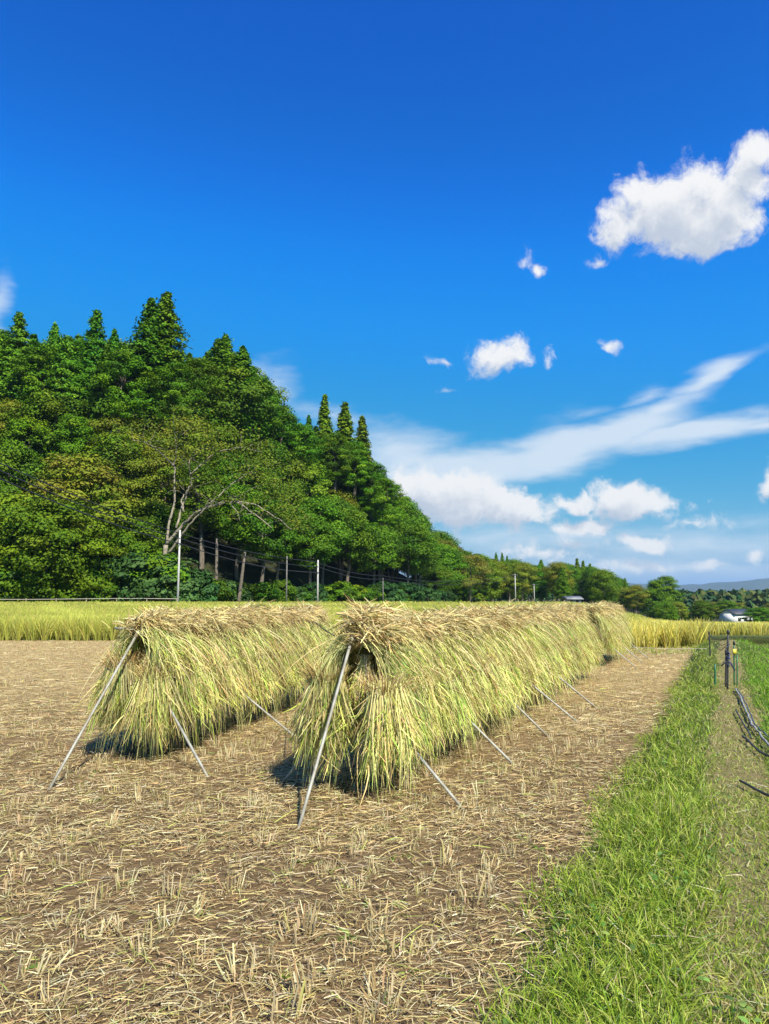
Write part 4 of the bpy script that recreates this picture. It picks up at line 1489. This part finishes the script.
# --- far wood as one mass of small crowns
rf = np.random.default_rng(88)
mb = MB()
n = 5200
px = rf.uniform(380, 900, n)
y = 420 * (2600 / 420) ** rf.random(n)
x = (px - W / 2) / F * y
zg = hgt(x, y) * (1 - smooth(y, 700, 2600)) - 12 * smooth(y, 700, 2600)
topz = np.array([at_y(a, 593 + rf.uniform(-2, 5), b)[2] for a, b in zip(px, y)])
hh = np.clip(topz - zg, 6, 24)
for i in range(n):
    m = 26 if y[i] < 900 else 14
    con = rf.random() < .55
    s = rf.random(m)
    a = rf.uniform(0, 6.28, m)
    rr = (hh[i] * .20 * (1.02 - s)) if con else hh[i] * .36 * np.sqrt(np.clip(1 - (2 * s - 1) ** 2, 0, 1))
    C = np.stack([x[i] + rr * np.cos(a), y[i] + rr * np.sin(a), zg[i] + hh[i] * (.12 + .88 * s)], 1)
    nr_ = unit(np.stack([np.cos(a), np.sin(a), np.full(m, .7)], 1) + rf.normal(0, .25, (m, 3)))
    cs = [(.03, .085, .03), (.04, .105, .03)] if con else [(.05, .09, .022), (.085, .11, .025)]
    quads(mb, C, nr_, hh[i] * .24 * rf.uniform(.7, 1.2, m), pick(cs, [.5, .5], m, .2, rf), rf, 1.3)
tag(obj('far_wood', mb.me('far_wood', M_LEAF)), 'distant dark green wood filling the valley below the blue mountains', 'wood', None, 'stuff')

# ------------------------------------------------------------------ utility poles and lines
def util_pole(px, top_py, d, mat, label, r=.13, arms=1, z0=None):
    tip = at_y(px, top_py, d)
    z0 = float(hgt(tip[0], d)) if z0 is None else z0
    h = tip[2] - z0
    root = obj('utility_pole', None, None, (tip[0], d, z0))
    tag(root, label, 'utility pole')
    obj('post', MB().tube([(0, 0, -.3), (0, 0, h * .5), (0, 0, h)], [r, r * .88, r * .72], 12).me('post', mat, True), root)
    for k in range(arms):
        ca = obj('crossarm', MB().box((0, -.12, h - .35 - k * .7), (1.3, .08, .08)).me('crossarm', M_STEEL), root)
        for dx in (-.55, 0, .55):
            obj('insulator', MB().tube([(dx, -.12, h - .31 - k * .7), (dx, -.12, h - .23 - k * .7), (dx, -.12, h - .16 - k * .7)], [.03, .055, .03], 8).me('insulator', M_SEAL, True), ca)
    return tip


tipA = util_pole(180, 530, 80, M_POLE, 'tall pale utility pole in front of the leaning tree', .13, 0)
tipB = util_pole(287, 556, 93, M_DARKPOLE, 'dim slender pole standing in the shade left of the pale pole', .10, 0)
tipC = util_pole(318, 560, 100, M_POLE, 'pale utility pole seen between the left rack and the long rack', .13, 0)
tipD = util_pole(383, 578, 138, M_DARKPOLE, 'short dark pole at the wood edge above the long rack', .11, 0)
tipE = util_pole(515, 574, 205, M_POLE, 'slim grey utility pole left of the second valley pole', .15, 1)
tipF = util_pole(534, 584, 215, M_POLE, 'slim pole with a crossarm, right of the grey utility pole', .13, 1)
tipG = util_pole(603, 590, 225, M_DARKPOLE, 'short thin pole right of the grey hut', .12, 0)
off0 = np.array([at_y(-130, 395, 40)])[0]
line_thing('power_line', [at_y(-130, 402, 38), tipA - [.55, .12, .2], tipC - [.55, .12, .2], at_y(384, 576, 138), at_y(460, 581, 185), tipE - [.5, 0, .3]], .045, M_WIRE, 'uppermost dark cable sagging from pole to pole in front of the wooded hill', 'power line', .5)
line_thing('power_line', [at_y(-130, 410, 38), tipA - [0, .12, .9], tipC - [0, .12, .9], at_y(384, 579, 138), at_y(460, 584, 185), tipE - [0, 0, .9]], .045, M_WIRE, 'second dark cable just below the uppermost one on the pale poles', 'power line', .6)
line_thing('power_line', [at_y(-130, 418, 38), tipA - [-.1, .12, 1.5], tipC - [-.1, .12, 1.7]], .055, M_WIRE, 'lowest thick dark cable ending at the pale pole', 'power line', .7)
line_thing('power_line', [tipE - [0, 0, .4], tipF - [0, 0, .5], at_y(603, 592, 225)], .025, M_WIRE, 'thin cable running right from the slim valley poles', 'power line', .4)

# roadside rail fence at the foot of the hill
root = obj('rail_fence', None, None, (0, 0, 0))
tag(root, 'low weathered rail fence along the far side of the yellow-green rice', 'fence')
fx = np.arange(-70, -19, 3.2)
pts = []
for xq in fx:
    zq = float(hgt(xq, 79.0))
    obj('fence_post', MB().tube([(xq, 79, zq - .2), (xq, 79, zq + 1.15)], .05, 7).me('fence_post', M_BAMBOO, True), root)
    pts.append((xq, 78.94, zq + 1.08))
obj('top_rail', MB().tube([(a, b, c + .05 * math.sin(a * 1.7)) for a, b, c in pts], .032, 7).me('top_rail', M_ROPE, True), root)
obj('lower_rail', MB().tube([(a, b, c - .45) for a, b, c in pts], .035, 7).me('lower_rail', M_BAMBOO, True), root)

# ------------------------------------------------------------------ houses
def house(name, c, rz, w, dp, hw, hr, wallm, roofm, label, wins):
    root = obj(name, None, None, c, (0, 0, rz))
    tag(root, label, 'house')
    wl = MB().box((0, 0, hw / 2), (w, dp, hw))
    wl.add([(-w / 2, -dp / 2, hw), (-w / 2, dp / 2, hw), (-w / 2, 0, hw + hr * .93)], [[0, 1, 2]])
    wl.add([(w / 2, -dp / 2, hw), (w / 2, dp / 2, hw), (w / 2, 0, hw + hr * .93)], [[0, 2, 1]])
    obj('wall', wl.me('wall', wallm), root)
    e = .6
    rf_ = MB()
    for s in (-1, 1):
        y1, z1 = s * (dp / 2 + e), hw - hr * e / (dp / 2)
        V = [(-w / 2 - e, 0, hw + hr), (w / 2 + e, 0, hw + hr), (w / 2 + e, y1, z1), (-w / 2 - e, y1, z1)]
        V += [(a, b, c_ + .18) for a, b, c_ in V]
        rf_.add(V, [[0, 1, 2, 3], [7, 6, 5, 4], [0, 4, 5, 1], [1, 5, 6, 2], [2, 6, 7, 3], [3, 7, 4, 0]])
    obj('roof', rf_.me('roof', roofm), root)
    for (wx, wz, ww, wh) in wins:
        f = obj('window', MB().box((wx, -dp / 2 - .03, wz), (ww, .06, wh)).me('window', M_STEEL), root)
        obj('pane', MB().box((wx, -dp / 2 - .065, wz), (ww - .16, .02, wh - .16)).me('pane', M_GLASS), f)


hp = at_y(736, 617, 245)
house('farmhouse', (hp[0], 245, at_y(736, 624, 245)[2]), R(28), 8.5, 6.0, 3.4, 1.3, M_WHITE, M_ROOF, 'white-walled farmhouse with dark roof beyond the golden rice', [(-2.4, 1.6, 1.4, 1.2), (.6, 1.6, 1.6, 1.2), (2.9, 1.2, 1.0, 2.0)])
hp = at_y(575, 600, 250)
house('hut', (at_y(572, 600, 207)[0], 207, at_y(572, 605, 207)[2]), R(12), 3.8, 3.2, 1.7, .6, M_GREYWALL, M_GREYROOF, 'small grey hut half hidden among trees above the far rack', [(-.9, 1.0, .8, .7), (.8, 1.0, .8, .7)])


# ------------------------------------------------------------------ stakes, net and hose on the path
def gpt(px, py):
    q = at(px, py)
    q = at(px, py, float(hgt(q[0], q[1])))
    q[2] = float(hgt(q[0], q[1]))
    return q


def stake(px, py, top_py, r, mat, label, lean_px=0, knob=True):
    b = gpt(px, py)
    t = at_y(px + lean_px, top_py, b[1])
    root = obj('stake', None, None, b)
    tag(root, label, 'stake')
    t = t - b
    obj('shaft', MB().tube(np.linspace((0, 0, -.1), t, 5), r, 8).me('shaft', mat, True), root)
    if knob:
        obj('cap', MB().tube([t - [0, 0, .05], t, t + [0, 0, .02]], [r * 1.5, r * 1.5, r * .8], 8).me('cap', M_STEEL, True), root)
    return b, b + t


sA = stake(727, 690, 631, .017, M_STEEL, 'tallest dark stake on the path, wrapped with blue cord', 1)
sB = stake(725, 688, 652, .014, M_STEEL, 'short dark stake touching the tallest one on the path', 1)
sC = stake(734, 686, 642, .014, M_GREENPLASTIC, 'slim green stake carrying the yellow tag', 0)
sD = stake(715, 688, 664, .018, M_GREENPLASTIC, 'short thick green stake left of the cord-wrapped stakes', 0, False)
sE = stake(710, 652, 632, .018, M_STEEL, 'left far stake at the end of the path, holding the sagging net', -1)
sF = stake(742, 645, 637, .018, M_STEEL, 'small leaning stake far right at the end of the path', 3)
sG = stake(737, 687, 655, .012, M_GREENPLASTIC, 'thin green stake right of the yellow tag', 0, False)


def loops(c, n, rad, r, mat, name, label, cat, seed):
    rng = np.random.default_rng(seed)
    t = np.linspace(0, n * 2 * np.pi, n * 14)
    P = np.stack([c[0] + rad * np.cos(t) * rng.uniform(.8, 1.2), c[1] + rad * np.sin(t), c[2] + .10 * np.sin(t * .37) + np.linspace(-.12, .12, len(t))], 1) + rng.normal(0, .006, (len(t), 3))
    return tag(obj(name, MB().tube(P, r, 5).me(name, mat, True)), label, cat)


cA = sA[0] + (sA[1] - sA[0]) * .55
loops(cA, 6, .032, .008, M_BLUE, 'cord_coil', 'blue cord wound round the tallest stake', 'cord', 3)
cB = sA[0] + (sA[1] - sA[0]) * .5
for i, (dx, dz, lab) in enumerate(((-.12, -.09, 'dark cord end sticking out left of the tallest stake'), (.10, -.17, 'blue cord end hanging right of the tallest stake'))):
    P = [cB, cB + np.array([dx * .5, -.02, dz * .3]), cB + np.array([dx, -.03, dz])]
    tag(obj('cord_end', MB().tube(P, [.014, .016, .010], 6).me('cord_end', M_BLUE if i else M_STEEL, True)), lab, 'cord')
tg = sC[0] + (sC[1] - sC[0]) * .78 + np.array([0, -.02, 0])
tag(obj('tag', MB().box((0, 0, 0), (.07, .02, .09), (1, 1, 1), .3).me('tag', M_YELLOW), None, tg), 'small yellow tag hung on the slim green stake', 'tag')


def net(name, a, b, drop, sag, label, seed):
    rng = np.random.default_rng(seed)
    mb = MB()
    n = 16
    t = np.linspace(0, 1, n)
    top = a[None] + (b - a)[None] * t[:, None]
    top[:, 2] -= 4 * sag * t * (1 - t)
    rows = []
    for k in range(3):
        q = top.copy()
        q[:, 2] -= drop * k / 2 * (1 + .3 * np.sin(t * 9 + k))
        rows.append(q)
        mb.tube(q, .009 if k == 0 else .006, 4)
    for i in range(0, n, 1):
        mb.tube([rows[0][i], rows[1][min(i + 1, n - 1)], rows[2][i]], .004, 3)
    tag(obj(name, mb.me(name, M_NET)), label, 'net')


net('net', sE[1] - [0, 0, .05], sA[1] - [0, 0, .10], .16, .10, 'sagging strip of black net between the left far stake and the tallest stake', 5)
line_thing('rope', [gpt(624, 657) + [0, 0, .28], gpt(707, 653) + [0, 0, .18]], .007, M_ROPE, 'pale rope stretched low in front of the golden rice', 'rope', .02)
line_thing('rope', [rackC.p(5.3, .0, 1.28), rackA.p(.0, -.2, 1.28)], .006, M_STEEL, 'dark rope stretched between the left rack and the long rack', 'rope', .02)

# rolled net / hose along the right side of the path
def ground_line(pts, r, lift, jit, seed):
    rng = np.random.default_rng(seed)
    q = np.array([gpt(*p) for p in pts])
    t = np.linspace(0, 1, len(q))
    tt = np.linspace(0, 1, len(q) * 9)
    P = np.stack([np.interp(tt, t, q[:, i]) for i in range(3)], 1)
    P[:, :2] += rng.normal(0, jit, (len(tt), 2))
    for i in range(2):
        P[1:-1, i] = np.convolve(P[:, i], [.25, .5, .25], 'valid')
    P[:, 2] = hgt(P[:, 0], P[:, 1]) + lift + rng.uniform(0, jit * .5, len(tt))
    return P, r


for i, (pts, r, mat, lab, cat, nm) in enumerate((
        ([(736, 692), (741, 702), (746, 715), (752, 728), (759, 738), (764, 746), (771, 752), (790, 768)], .012, M_HOSE, 'thick roll of grey-blue net trailing from the stakes along the path', 'net', 'net_roll'),
        ([(738, 692), (744, 704), (750, 716), (755, 728), (761, 735), (768, 742), (785, 755)], .007, M_BLUE, 'blue cord trailing beside the grey-blue net roll', 'cord', 'cord'),
        ([(736, 714), (740, 722), (744, 728), (748, 735), (752, 745)], .009, M_STEEL, 'crooked dark stick lying on the path left of the net roll', 'stick', 'stick'),
        ([(743, 742), (752, 750), (760, 756), (772, 762), (785, 768)], .011, M_STEEL, 'dark pole lying on the path, sloping out of frame under the net roll', 'pole', 'ground_pole'),
        ([(740, 787), (750, 793), (760, 800), (772, 807), (790, 816)], .010, M_STEEL, 'dark pole lying nearest the camera at the right edge of the path', 'pole', 'ground_pole'))):
    P, r = ground_line(pts, r, .05 + r * .5, .006 if 'pole' not in nm else .003, 40 + i)
    tag(obj(nm, MB().tube(P, r, 7).me(nm, mat, True)), lab, cat)

# ------------------------------------------------------------------ air
hz, hg = new_mat('haze_air')
pv_ = hg.n('ShaderNodeVolumePrincipled')
pv_.inputs['Color'].default_value = (.50, .76, 1.0, 1)
pv_.inputs['Density'].default_value = 8e-5
pv_.inputs['Anisotropy'].default_value = .1
ho = hg.n('ShaderNodeOutputMaterial')
hz.node_tree.links.new(pv_.outputs[0], ho.inputs['Volume'])
haze = obj('haze', MB().box((0, 0, 110), (26000, 26000, 320)).me('haze', hz))
tag(haze, 'pale bluish air between the field and the mountains', 'haze', None, 'stuff')
